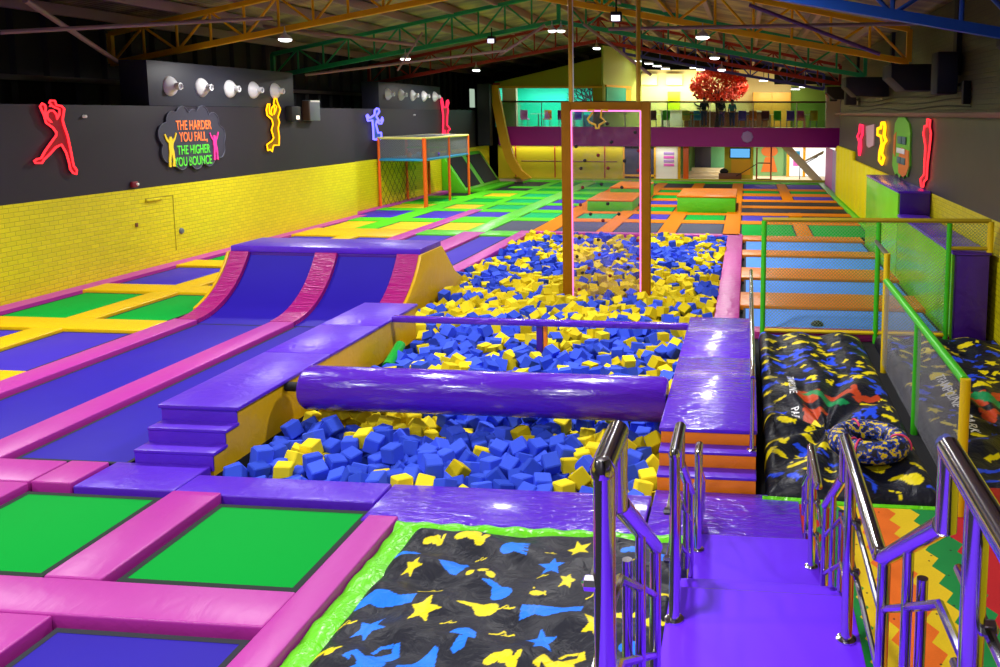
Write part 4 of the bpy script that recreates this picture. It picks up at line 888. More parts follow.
RR = [(20.46, 3.69), (20.5, 3.52), (20.74, 3.53), (20.87, 3.35), (20.57, 3.05), (20.6, 2.75), (20.61, 2.38), (21.0, 2.25), (20.88, 2.08), (20.64, 2.09), (20.58, 2.21), (20.28, 2.3), (20.26, 2.63), (20.1, 3.04), (20.01, 3.37), (20.19, 3.52), (20.14, 3.67)]
RY = [(27.23, 3.53), (27.34, 3.38), (28.0, 3.34), (28.01, 3.14), (27.28, 3.11), (27.09, 2.9), (27.46, 2.61), (27.49, 2.34), (26.96, 2.26), (26.59, 2.48), (27.08, 2.58), (26.81, 2.86), (26.3, 3.01), (26.73, 3.15), (26.6, 3.43), (26.81, 3.54)]
RP = [(32.38, 3.4), (32.52, 3.13), (33.09, 2.96), (32.43, 2.76), (32.58, 2.55), (32.33, 2.29), (31.99, 2.57), (32.14, 2.88), (31.71, 3.05), (31.67, 3.38)]
RG = [(31.03, 3.37), (29.01, 3.47), (29.01, 2.76), (30.16, 2.64), (30.7, 2.7), (30.76, 2.97)]
XB = XL - .02
neon('red neon outline of a leaping figure with arms up on the left wall', XB, 1, NR, NE['r'], FI['r'])
neon('amber neon outline of a kneeling jumper on the left wall', XB, 1, NY, NE['y'], FI['y'])
KF = lambda P: [(a * 1.031, 3.8 + (b - 3.8) * 1.031) for a, b in P]
neon('blue neon outline of a jumping figure above the orange framed structure', XF - .02, 1, KF(NB), NE['b'], FI['b'], r_=.045)
neon('pinkish red neon figure with raised arms at the far left wall', XF - .02, 1, KF(NP), NE['p'], FI['r'], r_=.045)
neon('tall red neon figure on the dark right wall, nearest the camera', XR, -1, RR, NE['r'], FI['r'])
neon('amber neon figure on the dark right wall', XR, -1, RY, NE['y'], FI['y'], r_=.05)
neon('small pinkish red neon figure at the far end of the right wall', XR, -1, RP, NE['p'], FI['r'], r_=.05)
tag(MB().prism(RG, 'x', XR - .05, XR - .005).build('wall_sign', M['sign_p']), 'small pale pink sign between red and amber neon figures on the right wall', 'sign')
# slogan sign
Sg = thing('slogan_sign', 'dark cloud shaped wall sign with orange and green slogan lettering', 'sign', (XB, 21.2, 2.45))
cl = []
cen = [(19.95, 2.75, .3), (19.85, 3.25, .3), (20.2, 3.6, .28), (20.65, 3.72, .3), (21.15, 3.68, .26), (21.6, 3.74, .3), (22.1, 3.55, .3), (22.4, 3.15, .3), (22.35, 2.75, .28), (21.8, 2.55, .3), (21.2, 2.5, .3), (20.5, 2.52, .3)]
mc = (21.15, 3.1)
for k in range(120):
    a = -2 * PI * k / 120; d = Vector((math.cos(a), math.sin(a))); best = .4
    for cy_, cz_, rr in cen:
        v = Vector((cy_ - mc[0], cz_ - mc[1])); tq = v.dot(d); h2 = v.length_squared - tq * tq
        if h2 < rr * rr: best = max(best, tq + math.sqrt(rr * rr - h2))
    cl.append((mc[0] + d.x * best * .86, mc[1] + .02 + d.y * best * .9))
MB().prism(cl, 'x', XB, XB + .05).build('sign_board', M['cloud'], Sg, smooth=False)
MB().tube([(XB + .055, a, b) for a, b in cl], .014, 5, True).build('sign_edge', mat('grey edge trim', (78, 78, 94), .5), Sg)
for s_, yy, zz, mm, sz in (('THE HARDER', 21.16, 3.35, 'txt_o', .34), ('YOU FALL,', 21.12, 3.05, 'txt_o', .34), ('THE HIGHER', 21.1, 2.72, 'txt_g', .33), ('YOU BOUNCE', 21.06, 2.42, 'txt_g', .33)):
    text('lettering', s_, sz, M[mm], Sg, basis((XB + .058, yy, zz), (0, 1, 0), (0, 0, 1)), .006, None, .71, 1.0)
def manpoly(cy_, cz_, s, lean=0):
    P = [(-.34, .5), (-.4, .46), (-.3, .2), (-.14, .06), (-.17, -.15), (-.14, -.3), (-.2, -.62), (-.22, -.98), (-.08, -1), (-.06, -.65), (0, -.4), (.08, -.65), (.02, -.96), (.2, -1), (.2, -.6), (.18, -.3), (.12, -.12), (.16, .06), (.3, .24), (.42, .5), (.36, .54), (.24, .3), (.08, .16), (.1, .26), (.06, .36), (-.06, .36), (-.1, .26), (-.07, .16), (-.22, .28)]
    return [(cy_ + s * (a + lean * b), cz_ + s * b) for a, b in P]
MB().prism(manpoly(20.2, 2.98, .56), 'x', XB + .05, XB + .075).build('jumper_silhouette', M['fig_y'], Sg, smooth=False)
MB().prism(manpoly(21.98, 3.0, .5, -.05), 'x', XB + .05, XB + .075).build('jumper_silhouette', M['fig_p'], Sg, smooth=False)
# board on the right wall
Bd = thing('wall_board', 'tall rounded green and orange sign board on the dark right wall', 'sign', (XR, 23.8, 2.1))
bp_ = [(24.39, 3.72), (23.42, 3.72), (22.79, 3.56), (22.55, 3.31), (22.57, 2.94), (22.48, 2.47), (22.81, 2.16), (23.1, 2.22), (23.3, 2.08), (23.6, 2.2), (23.9, 2.06), (24.3, 2.16), (24.63, 2.09), (25.16, 2.34), (25.06, 3.05), (24.92, 3.54)]
MB().prism(bp_, 'x', XR - .06, XR - .012).build('board', M['brd_g'], Bd, smooth=False)
MB().prism([(23.7, 2.9), (22.6, 2.85), (22.52, 2.45), (22.85, 2.22), (23.3, 2.12), (24.0, 2.2), (24.1, 2.6)], 'x', XR - .08, XR - .06).build('orange_patch', M['brd_o'], Bd, smooth=False)
MB().prism([(24.95, 3.2), (24.6, 3.3), (24.65, 2.6), (24.95, 2.7)], 'x', XR - .08, XR - .06).build('orange_patch', M['brd_o'], Bd, smooth=False)
for y0, y1, z0, z1, mm in ((23.0, 23.5, 3.0, 3.2, 'brd_b'), (23.6, 24.2, 3.0, 3.2, 'brd_b'), (23.1, 24.3, 2.74, 2.88, 'white'), (23.0, 23.6, 2.46, 2.64, 'brd_b'), (23.7, 24.2, 2.46, 2.64, 'brd_b')): MB().box(XR - .1, XR - .08, y0, y1, z0, z1, .004).build('sign_block', M[mm], Bd)

# ------------------------------------------------------------------ left wall boxes, lamp shades and fittings
for y0, y1, nm in ((19.6, 26.3, 'nearer'), (33.7, 40.7, 'farther')):
    xw = XL if y0 < 30 else XF
    tag(box('light_box', M['box_black'], xw - .75, xw - .02, y0, y1, 3.955, 5.06, .01), f'{nm} black box with five white lamp shades on top of the left wall', 'light box', 'black light boxes')
def horn(y, z, k, w, XL=XL):
    T = thing('lamp_shade_spot', f'white bell lamp shade on the {w} black box, {ORD[k]} from the left', 'lamp', (XL, y, z), 'white bell lamps')
    x = XL - .02
    MB().lathe([(.25, .0), (.25, .02), (.235, .05), (.18, .11), (.12, .16), (.1, .18)], (x, y, z), 'x', 22).build('shade', M['horn'], T)
    a = MB().lathe([(.085, .17), (.09, .2), (.09, .3), (.07, .31), (.06, .26), (.03, .26)], (x, y, z), 'x', 16).build('socket', M['horn'], T)
    MB().lathe([(.03, .265), (.062, .265), (.06, .275), (.02, .28)], (x, y, z), 'x', 12).build('socket_core', M['horn_in'], a)
for k, y in enumerate((20.5, 21.75, 23.0, 24.15, 25.3)): horn(y - .12, 4.45, k, 'nearer')
for k, y in enumerate((33.7, 35.0, 36.25, 37.55, 38.9)): horn((y - .2) * 1.031, 4.57, k, 'farther', XF)
T = thing('metal_cabinet', 'grey and rust coloured metal box on the left wall beside the light box', 'metal box', (XL, 27.1, 3.5))
MB().box(XL - .02, XL + .25, 26.8, 27.45, 3.53, 4.2, .02).build('cabinet_body', M['ac'], T); MB().box(XL, XL + .24, 26.74, 26.81, 3.55, 4.18, .01).build('side_panel', M['rust'], T)
MB().box(XL + .25, XL + .26, 26.83, 27.42, 4.14, 4.2).build('lid_strip', M['white'], T)
T = thing('wall_light', 'small dark wall fitting with a lit square left of the metal box', 'wall light', (XL, 26, 3.55))
MB().box(XL - .02, XL + .2, 25.75, 26.3, 3.52, 4.0, .03).build('fitting_body', M['black'], T); MB().box(XL + .2, XL + .22, 26.0, 26.16, 3.58, 3.7).build('lit_lens', emis('warm lens', (255, 240, 220), 2), T)
T = thing('wall_alarm', 'small red alarm unit just above the yellow brick', 'alarm', (XL, 18.85, 2.03)); MB().box(XL - .02, XL + .06, 18.76, 18.94, 2.02, 2.16, .02).build('alarm_body', M['hold_r'], T); MB().lathe([(.01, .1), (.03, .09), (.035, .05)], (XL, 18.9, 2.09), 'x', 10).build('alarm_lens', M['white'], T)
tag(MB().box(XL, XL + .03, 18.8, 18.88, 1.07, 1.17, .008).build('wall_socket', M['brown']), 'small dark socket plate on the yellow brick wall', 'socket')
tag(MB().lathe([(.01, .06), (.06, .05), (.08, .02), (.08, 0)], (XL, 20.43, .76), 'x', 14).build('round_wall_plate', M['ac']), 'round grey cap on the yellow brick wall', 'wall cap')
T = thing('wall_hatch', 'flush yellow door outline in the yellow brick wall', 'hatch', (XL, 19.7, .3))
for p, q in (((XL, 19.2, 1.71), (XL, 20.2, 1.71)), ((XL, 20.2, 1.71), (XL, 20.2, .3))): MB().tube([p, q], .014, 5).build('hatch_groove', mat('groove', (150, 136, 8), .7) if 'groove' not in bpy.data.materials else bpy.data.materials['groove'], T)
MB().box(XL, XL + .05, 19.2, 19.75, 1.64, 1.7, .01).build('hatch_hinge_strip', M['wall_y'], T)
for y, z in ((17.5, 3.7), (25.9, 3.6), (37.3, 3.7)): tag(MB().lathe([(.01, .08), (.035, .06), (.04, 0)], ((XL if y < 30 else XF) - .02, y, z), 'x', 10).build('wall_sensor', M['white']), f'tiny white sensor on the black left wall {({17.5: "right of the red neon figure", 25.9: "right of the amber neon figure", 37.3: "above the orange framed structure"})[y]}', 'sensor')
tag(box('window_light', emis('lit far window', (190, 214, 190), .8), -14.99, -14.95, 45.2, 45.95, 4.1, 5.1), 'small lit window high at the far left corner', 'window')

# ------------------------------------------------------------------ speakers and boxes on the right wall
def wallbox(y0, y1, z0, z1, d, label):
    c = (z1 - z0) * .5
    tag(MB().prism([(XR + .04, z0), (XR - d + .32, z0), (XR - d, z0 + c), (XR - d, z1), (XR + .04, z1)], 'y', y0, y1, .01).build('black_duct_box', M['black']), label, 'duct box', 'black boxes on the right wall')
wallbox(19.9, 21.2, 4.34, 4.93, 1.02, 'large chamfered black box high on the right wall, beyond the nearest loudspeaker'); wallbox(26.8, 28.2, 4.34, 4.93, 1.25, 'second large chamfered black box high on the right wall'); wallbox(13.6, 14.3, 4.6, 5.15, .3, 'black box at the upper right corner of the photo')
wallbox(36.5, 37.6, 4.42, 4.95, .95, 'farthest black box high on the right wall')
def speaker(y, z, label, s=1.):
    T = thing('wall_speaker', label, 'speaker', (XR - .1, y, z), 'wall speakers')
    MB().box(XR - .48 * s, XR - .06 * s, y - .3 * s, y + .3 * s, z, z + .85 * s, .04).build('speaker_cabinet', M['black'], T)
    MB().box(XR - .46 * s, XR - .08 * s, y - .315 * s, y - .3 * s, z + .05, z + .8 * s, .004).build('speaker_grille', M['web'], T)
    MB().tube([(XR - .1, y, z + .2), (XR + .05, y, z + .2)], .03, 6).build('speaker_bracket', M['black'], T)
speaker(18.0, 4.2, 'black loudspeaker on the right wall nearest the camera'); speaker(34.0, 4.15, 'black loudspeaker on the right wall beyond the second large box'); speaker(41.2, 4.4, 'small black loudspeaker by the mezzanine end', .8)
tag(MB().box(XR - .1, XR + .05, 17.1, 17.25, 4.0, 4.45, .02).build('wall_bracket', M['black']), 'black wall bracket beside the nearest loudspeaker', 'bracket')
for k, z in enumerate((3.95, 4.1, 4.25)):
    tag(MB().tube([(XR + .03, 17 + i * 2, z + .04 * math.sin(i * 1.4 + k)) for i in range(11)], .012, 5).build('wall_cable', M['black']), f'black cable along the right wall, {("lowest", "middle", "topmost")[k]} of three', 'cable', 'cables on the right wall')
for k, y in enumerate((10, 18, 26, 34)): struct(box(f'trim_{k + 3}', M['void'], XR - .05, XR + .06, y, y + .3, 4.6, 6.2))

# ------------------------------------------------------------------ orange framed play structure and wedge, far left
F_ = thing('play_structure', 'orange post play structure with blue deck and netting at the left wall', 'play structure', (-13.6, 36, FZ))
for x in (-14.84, -12.93):
    for y in (33.2, 36.0, 38.6): MB().tube([(x, y, FZ), (x, y, 2.78)], .085 if (x > -14 and y < 34) else .06, 10).build('post', M['post_o'], F_)
MB().box(-14.88, -12.9, 33.15, 38.65, 1.86, 1.96, .02).build('deck', M['blue_p'], F_)
for p, q in (((-14.84, 33.2), (-12.93, 33.2)), ((-12.93, 33.2), (-12.93, 38.6)), ((-12.93, 38.6), (-14.84, 38.6)), ((-14.84, 38.6), (-14.84, 33.2))): MB().tube([(*p, 2.78), (*q, 2.78)], .05, 8).build('top_rail', M['rim_y'], F_)
MB().box(-14.82, -12.95, 33.22, 38.58, 2.8, 2.83).build('roof_net', M['net_grey'], F_)
MB().box(-12.935, -12.925, 33.25, 38.55, 1.98, 2.74).build('side_net', M['net_grey'], F_); MB().box(-14.82, -12.95, 33.19, 33.2, 1.98, 2.74).build('end_net', net('grey end net', (120, 124, 132), 14., .3, 0), F_)
MB().tube([(-14.8, 36.0, 2.3), (-13.0, 36.0, 2.3)], .04, 8).build('inner_rail', M['post_g'], F_)
MB().box(-14.8, -14.79, 33.3, 36.9, .0, 1.85).build('climbing_net', M['net_black'], F_)
for x, y, c, nm in ((-13.2, 33.8, 'hold_r', 'red'), (-13.0, 34.8, 'purple', 'purple'), (-13.6, 34.3, 'blue_p', 'blue'), (-13.2, 36.8, 'purple', 'violet'), (-13.1, 37.8, 'yellow', 'yellow'), (-13.9, 34.0, 'orange', 'orange')):
    tag(MB().lathe([(.005, .0), (.08, .03), (.12, .12), (.08, .21), (.005, .24)], (x, y, 1.96), 'z', 12).build('play_ball', M[c]), f'{nm} ball on the blue deck of the play structure', 'ball', 'balls on the play structure')
Wd = thing('sloped_trampoline_wall', 'green framed sloping wall with two black trampoline beds, far left', 'sloped trampoline', (-14.3, 43, FZ))
sl = lambda s, y, d=0: (-13.735 - 1.14 * s + d * .8, y, .025 + 1.7 * s + d * .55)
MB().prism([(-13.74, FZ), (-13.74, .02), (-14.88, 1.72), (-14.93, 1.72), (-14.93, FZ)], 'y', 40.5, 46.4, .01).build('wedge_frame', M['green_block'], Wd)
for y0, y1 in ((40.8, 43.0), (43.7, 46.0)):
    t = bmesh.new(); v = [t.verts.new(sl(s_, y_, d_)) for d_ in (.0, .03) for s_, y_ in ((.06, y0), (.06, y1), (.9, y1), (.9, y0))]
    for fc in ((0, 1, 2, 3), (7, 6, 5, 4), (0, 4, 5, 1), (1, 5, 6, 2), (2, 6, 7, 3), (3, 7, 4, 0)): t.faces.new([v[i] for i in fc])
    bmesh.ops.recalc_face_normals(t, faces=t.faces); m = MB(); m.add(t); m.build('sloped_bed', M['bed_black'], Wd, smooth=False)
pad(-13.7, -12.92, 40.9, 46.4, 'green', 'lime pad strip along the foot of the sloping trampoline wall', .05)

# ------------------------------------------------------------------ foam blocks on the far field
def fblock(x0, x1, y0, y1, h, label):
    T = thing('padded_vault_block', label, 'padded block', ((x0 + x1) / 2, y0, FZ), 'green padded blocks')
    MB().box(x0, x1, y0, y1, FZ, h - .06, .02).build('block_body', M['green_block'], T); MB().box(x0 - .02, x1 + .02, y0 - .02, y1 + .02, h - .06, h, .02).build('block_top', M['orange'], T)
fblock(-2.68, -.42, 32.75, 36.2, .63, 'long green block with orange top among the far trampolines at the right'); fblock(-6.25, -4.45, 32.9, 36.2, .42, 'low green block with orange top seen through the climbing panel')
fblock(-5.9, -3.2 - 1.15, 36.4, 39.6, .62, 'green block behind the low one, seen through the climbing panel')

# ------------------------------------------------------------------ mezzanine and far end
YM = 47.8
struct(box('floor_mezzanine', M['mez_p'], -14.2, 5.1, YM, YM + .3, 1.96, 3.04)); struct(box('floor_mezzanine_slab', M['beige'], -14.3, 6, YM + .3, 56, 2.7, 3.0))
struct(box('floor_lobby', M['beige'], -14.5, 6, YM, 56, FZ, .06))
for i in range(8):
    x0 = -14.1 + i * 2.4; x1 = min(x0 + 2.36, 5.0)
    T = thing('balustrade_panel', f'clear glass balustrade panel on the mezzanine edge, {ORD[i]} from the left', 'balustrade', ((x0 + x1) / 2, YM + .1, 3.04), 'glass balustrade panels')
    MB().box(x0, x1, YM + .09, YM + .11, 3.04, 4.42).build('glass_pane', M['glass_b'], T); MB().tube([(x0, YM + .1, 4.45), (x1 + .04, YM + .1, 4.45)], .05, 6).build('top_rail', M['rail_dk'], T)
    MB().tube([(x0, YM + .1, 3.04), (x0, YM + .1, 4.45)], .03, 6).build('panel_post', M['steel'], T)
tag(MB().lathe([(.02, -.0), (.3, 0), (.34, -.03), (.3, -.08), (.2, -.1), (.02, -.06)], (-.0, YM - .0, 2.52), 'y', 8).build('octagon_plaque', M['lilac']), 'octagonal lilac plaque on the plum mezzanine fascia', 'plaque')
# gable and turquoise room
struct(MB().prism([(-14.5, 5.3), (-14.5, 5.5), (-8.25, 6.95), (-8.25, 5.3)], 'y', YM + .2, YM + .4).build('wall_gable', M['olive'], smooth=False))
struct(box('wall_gable_edge', M['truss_r'], -14.5, -14.1, YM + .1, YM + .2, 5.4, 5.5))
struct(box('trim_7', M['slide'], -14.4, -8.2, YM + .15, YM + .42, 5.22, 5.34))
struct(box('wall_turquoise', M['turq'], -14.3, -7.6, 51.5, 51.7, 3.0, 5.6)); struct(box('column_grey', M['creamw'], -14.0, -13.2, YM + .2, YM + .6, 3.0, 5.25))
struct(box('column_olive', M['olive'], -8.75, -8.2, YM + .2, YM + .5, 3.0, 5.4)); struct(box('wall_room_left', M['turq'], -14.5, -14.3, YM + .4, 51.6, 3, 5.5)); struct(box('ceiling_room', M['turq'], -14.5, -8.2, YM + .45, 51.6, 5.5, 5.6))
struct(MB().prism([(-8.25, YM + .3), (-8.15, YM + .3), (-6.6, 53.2), (-6.75, 53.2)], 'z', 3.0, 7.6).build('wall_lime', mat('pale lime wall', (176, 196, 96), .6), smooth=False))
T = thing('interior_window', 'turquoise pane window with amber frame in the pale lime side wall', 'window', (-7.9, 49.2, 4.0))
q = Vector((1.5, 5, 0)).normalized(); nrm = Vector((q.y, -q.x, 0))
def onwall(s0, s1, z0, z1, d0, d1, nm, mm):
    b = Vector((-8.15, YM + .3, 0)); t = bmesh.new(); V = [t.verts.new(b + q * s + nrm * d + Vector((0, 0, z))) for d in (d0, d1) for s, z in ((s0, z0), (s1, z0), (s1, z1), (s0, z1))]
    for fc in ((0, 1, 2, 3), (7, 6, 5, 4), (0, 4, 5, 1), (1, 5, 6, 2), (2, 6, 7, 3), (3, 7, 4, 0)): t.faces.new([V[i] for i in fc])
    bmesh.ops.recalc_face_normals(t, faces=t.faces); m = MB(); m.add(t); m.build(nm, M[mm], T, smooth=False)
onwall(.3, 2.9, 3.9, 5.35, .0, .06, 'pane', 'turq'); onwall(2.9, 3.6, 3.9, 5.2, .0, .07, 'shutter', 'yellow'); onwall(.2, 3.6, 5.3, 5.42, .0, .1, 'window_head', 'frame_y')
struct(box('wall_cream', M['cream'], -6.8, 1.6, 53.2, 53.4, 3.0, 6.5)); struct(box('wall_cream_low', M['cream'], 1.6, 4.2, 53.2, 53.4, 3.0, 5.6)); struct(box('wall_lime_far', M['limewall'], 2.6, 6, 52.6, 52.75, 3.0, 5.5)); struct(box('column_cream', M['creamw'], 4.3, 5.4, YM - .02, YM + .5, 3.05, 4.85))
struct(box('column_violet', M['purple_wall'], 5.0, 5.6, 46.8, 47.2, 2.0, 5.2))
T = thing('wall_cupboard', 'honey coloured double cupboard on the mezzanine', 'cupboard', (1.45, 52.7, 3)); MB().box(.3, 2.6, 52.4, 53.1, 3, 5.1, .02).build('cupboard_body', M['cup'], T)
for x in (.32, 1.46): MB().box(x, x + 1.12, 52.36, 52.4, 3.05, 5.05, .01).build('door', M['cup'], T)
tag(MB().box(-4.95, -4.2, 53.05, 53.2, 3.9, 5.15, .02).build('hatch_shutter', mat('bright lime paint', (190, 216, 0), .5)), 'bright lime shutter hatch in the cream back wall', 'shutter')
T = thing('service_counter', 'white topped counter under the lime shutter', 'counter', (-4.6, 52.4, 3)); MB().box(-5.3, -4, 52.1, 52.7, 3, 3.95, .02).build('counter_body', M['white'], T); MB().box(-5.4, -3.9, 52.0, 52.75, 3.95, 4.02, .01).build('counter_top', M['beige'], T)
T = thing('bar_counter', 'long low brown counter along the cream back wall', 'counter', (-2, 51.5, 3)); MB().box(-3.8, 1.2, 51.3, 51.8, 3, 3.9, .02).build('counter_body', M['brown'], T); MB().box(-3.9, 1.3, 51.2, 51.85, 3.9, 3.98, .01).build('counter_top', M['beige'], T)
T = thing('wall_emblem', 'small black round emblem painted on the cream wall', 'emblem', (-2.9, 53.1, 4.3))
MB().tube([(-2.9 + .42 * math.cos(a), 53.15, 4.55 + .3 * math.sin(a)) for a in [PI + PI * i / 10 for i in range(11)]], .05, 6).build('emblem_arc', M['black'], T); MB().tube([(-3.3, 53.15, 4.95), (-3.1, 53.15, 4.7), (-2.9, 53.15, 4.85), (-2.7, 53.15, 4.7), (-2.5, 53.15, 4.95)], .05, 6).build('emblem_bow', M['black'], T); MB().tube([(-3.15, 53.15, 4.12), (-2.6, 53.15, 4.12)], .03, 6).build('emblem_bar', M['black'], T)
for x, z in ((-6.1, 5.75), (-4.55, 5.75)):
    tag(MB().box(x - .5, x + .5, 52.9, 53.2, z - .2, z + .5, .02).build('bulkhead_box', M['cream']), f'cream bulkhead box {"at the left end" if x < -5 else "above the lime shutter"} of the back wall', 'bulkhead')
# red tree
Tr = thing('artificial_tree', 'artificial tree with glowing red leaves on the mezzanine', 'tree', (-1.75, 50.4, 3))
MB().tube([(-1.75, 50.4, 3), (-1.7, 50.4, 3.8), (-1.78, 50.4, 4.5), (-1.7, 50.4, 5.2)], [.2, .16, .13, .08], 8).build('trunk', M['trunk'], Tr)
for k in range(7):
    a = k * .9; MB().tube([(-1.76, 50.4, 4.3 + .07 * k), (-1.75 + .7 * math.cos(a), 50.4 + .5 * math.sin(a), 5.0 + .06 * k), (-1.75 + 1.3 * math.cos(a), 50.4 + .9 * math.sin(a), 5.5)], [.07, .05, .02], 6).build('branch', M['trunk'], Tr)
t = bmesh.new()
for _ in range(3400):
    a, b, rr = random.uniform(0, 2 * PI), random.uniform(-1, 1), random.uniform(.5, 1) ** .6
    c = Vector((-1.7 + 1.75 * rr * math.cos(a) * math.sqrt(1 - b * b), 50.4 + 1.3 * rr * math.sin(a) * math.sqrt(1 - b * b), 5.55 + 1.05 * rr * b - .12 * abs(math.cos(a)) * 1))
    e = Euler((random.uniform(0, 6), random.uniform(0, 6), random.uniform(0, 6))).to_matrix(); s = random.uniform(.06, .12)
    t.faces.new([t.verts.new(c + e @ Vector(p) * s) for p in ((-1, 0, 0), (0, -.6, .1), (1, 0, 0), (0, .6, .1))])
m = MB(); m.add(t); o = m.build('foliage', M['leaf'], Tr, smooth=False); o['kind'] = 'stuff'
# bare tree sculpture
Bt = thing('bare_tree', 'black bare branched tree silhouette against the turquoise wall', 'tree decoration', (-9.2, 51.3, 3))
def br(p, d, l, r_, dep):
    q2 = p + d * l; MB().tube([p, q2], [r_, r_ * .6], 5).build('branch', M['black'], Bt)
    if dep:
        for s_ in (-.75, -.2, .35, .8)[:: (1 if dep > 3 else 2)]: br(q2, Vector((d.x * math.cos(s_) - d.z * math.sin(s_), 0, d.x * math.sin(s_) + d.z * math.cos(s_))), l * .72, r_ * .62, dep - 1)
br(Vector((-9.25, 51.35, 3.0)), Vector((0, 0, 1)), 1.0, .16, 5)
# people
def person(x, y, zf, h, shirt, label, turn=0.):
    T = thing('person', label, 'person', (x, y, zf))
    me = bpy.data.meshes.new('body'); s = h / 1.75
    J = {'pel': (0, 0, .95, .13), 'chest': (0, 0, 1.3, .15), 'neck': (0, 0, 1.47, .06), 'head': (0, -.02, 1.58, .09), 'top': (0, -.01, 1.68, .085),
         'shl': (-.18, 0, 1.4, .06), 'ell': (-.24, .02, 1.13, .045), 'wrl': (-.22, -.1, .9, .032), 'hal': (-.21, -.14, .82, .035), 'shr': (.18, 0, 1.4, .06), 'elr': (.25, .03, 1.13, .045), 'wrr': (.2, -.14, .95, .032), 'har': (.18, -.2, .9, .035),
         'hil': (-.09, 0, .88, .09), 'knl': (-.1, -.02, .5, .065), 'anl': (-.1, .02, .09, .045), 'tol': (-.1, -.13, .04, .04), 'hir': (.09, 0, .88, .09), 'knr': (.1, -.03, .5, .065), 'anr': (.11, .02, .09, .045), 'tor': (.12, -.13, .04, .04)}
    E_ = [('pel', 'chest'), ('chest', 'neck'), ('neck', 'head'), ('head', 'top'), ('chest', 'shl'), ('shl', 'ell'), ('ell', 'wrl'), ('wrl', 'hal'), ('chest', 'shr'), ('shr', 'elr'), ('elr', 'wrr'), ('wrr', 'har'), ('pel', 'hil'), ('hil', 'knl'), ('knl', 'anl'), ('anl', 'tol'), ('pel', 'hir'), ('hir', 'knr'), ('knr', 'anr'), ('anr', 'tor')]
    ks = list(J); rz = Matrix.Rotation(turn, 3, 'Z')
    def fig(keys, edges, name, m, grow=0.):
        kk = [k for k in ks if k in keys]; me = bpy.data.meshes.new(name); me.from_pydata([rz @ (Vector(J[k][:3]) * s) for k in kk], [(kk.index(a), kk.index(b)) for a, b in edges], [])
        o = bpy.data.objects.new(name, me); COL.objects.link(o); o.parent = T; o.modifiers.new('skin', 'SKIN'); sv = me.skin_vertices
        if not sv: me.attributes; bpy.context.view_layer.update()
        for i, k in enumerate(kk): me.skin_vertices[0].data[i].radius = ((J[k][3] + grow) * s,) * 2
        me.skin_vertices[0].data[0].use_root = True
        o.modifiers.new('sub', 'SUBSURF').levels = 1; me.materials.append(m); return o
    def try_fig(*a, **k):
        return fig(*a, **k)
    try_fig(ks, E_, 'body', M['skin'])
    try_fig({'pel', 'chest', 'shl', 'ell', 'shr', 'elr'}, [('pel', 'chest'), ('chest', 'shl'), ('shl', 'ell'), ('chest', 'shr'), ('shr', 'elr')], 'shirt', M[shirt], grow=.018)
    try_fig({'pel', 'hil', 'knl', 'anl', 'hir', 'knr', 'anr'}, [('pel', 'hil'), ('hil', 'knl'), ('knl', 'anl'), ('pel', 'hir'), ('hir', 'knr'), ('knr', 'anr')], 'trousers', M['jeans'], grow=.015)
    MB().lathe([(.005, .13), (.07, .1), (.1, .03), (.1, -.03), (.07, -.05)], Vector((x, y, zf)) + Vector((0, .015, 1.62)) * s, 'z', 12).build('hair', M['hair'], T)
person(-2.5, 49.4, 3.0, 1.75, 'sh_k', 'person in a black top standing left of the red tree trunk on the mezzanine')
person(-1.5, 49.5, 3.0, 1.7, 'sh_k', 'person in dark clothes standing right of the red tree trunk on the mezzanine', .5)
person(-.88, 49.2, 3.0, 1.62, 'sh_b', 'person in a teal top standing rightmost of the three on the mezzanine', -.4)
# mezzanine furniture
def chair(x, y, m, label, rot=0.):
    T = thing('cafe_chair', label, 'chair', (x, y, 3.0), 'mezzanine chairs'); T.rotation_euler.z = 0
    c, s = math.cos(rot), math.sin(rot)
    R2 = lambda a, b: (x + a * c - b * s, y + a * s + b * c)
    MB().box(x - .22, x + .22, y - .22, y + .22, 3.42, 3.5, .03).build('seat', M[m], T)
    bx, by = R2(0, .22); MB().box(bx - (.22 if abs(c) > .7 else .03), bx + (.22 if abs(c) > .7 else .03), by - (.03 if abs(c) > .7 else .22), by + (.03 if abs(c) > .7 else .22), 3.5, 3.98, .025).build('backrest', M[m], T)
    for a, b in ((-.19, -.19), (.19, -.19), (-.19, .19), (.19, .19)): MB().tube([(x + a, y + b, 3.0), (x + a * .9, y + b * .9, 3.43)], .018, 6).build('leg', M['steel'], T)
def table(x, y, m, label):
    T = thing('cafe_table', label, 'table', (x, y, 3.0), 'mezzanine tables')
    MB().lathe([(.02, .74), (.45, .74), (.46, .76), (.45, .78), (.02, .78)], (x, y, 3.0), 'z', 18).build('table_top', M[m], T); MB().tube([(x, y, 3.0), (x, y, 3.75)], .04, 8).build('pedestal', M['steel'], T); MB().lathe([(.02, 0), (.28, 0), (.26, .03), (.05, .05)], (x, y, 3.0), 'z', 14).build('table_foot', M['steel'], T)
cc = ['magenta', 'orange', 'purple', 'blue_p', 'green_block', 'pinkp', 'hold_r', 'yellow']; cn = {'magenta': 'magenta', 'orange': 'orange', 'purple': 'purple', 'blue_p': 'blue', 'green_block': 'green', 'pinkp': 'pink', 'hold_r': 'dark red', 'yellow': 'yellow'}
xs = [-12.9, -11.7, -10.7, -9.9, -5.4, -4.7, -3.5, -2.9, -.3, .3, 1.0, 1.7, 2.4, 3.0, 3.7]
sq = ['pinkp', 'orange', 'magenta', 'purple', 'hold_r', 'green_block', 'yellow', 'blue_p', 'purple', 'orange', 'hold_r', 'green_block', 'purple', 'magenta', 'yellow']
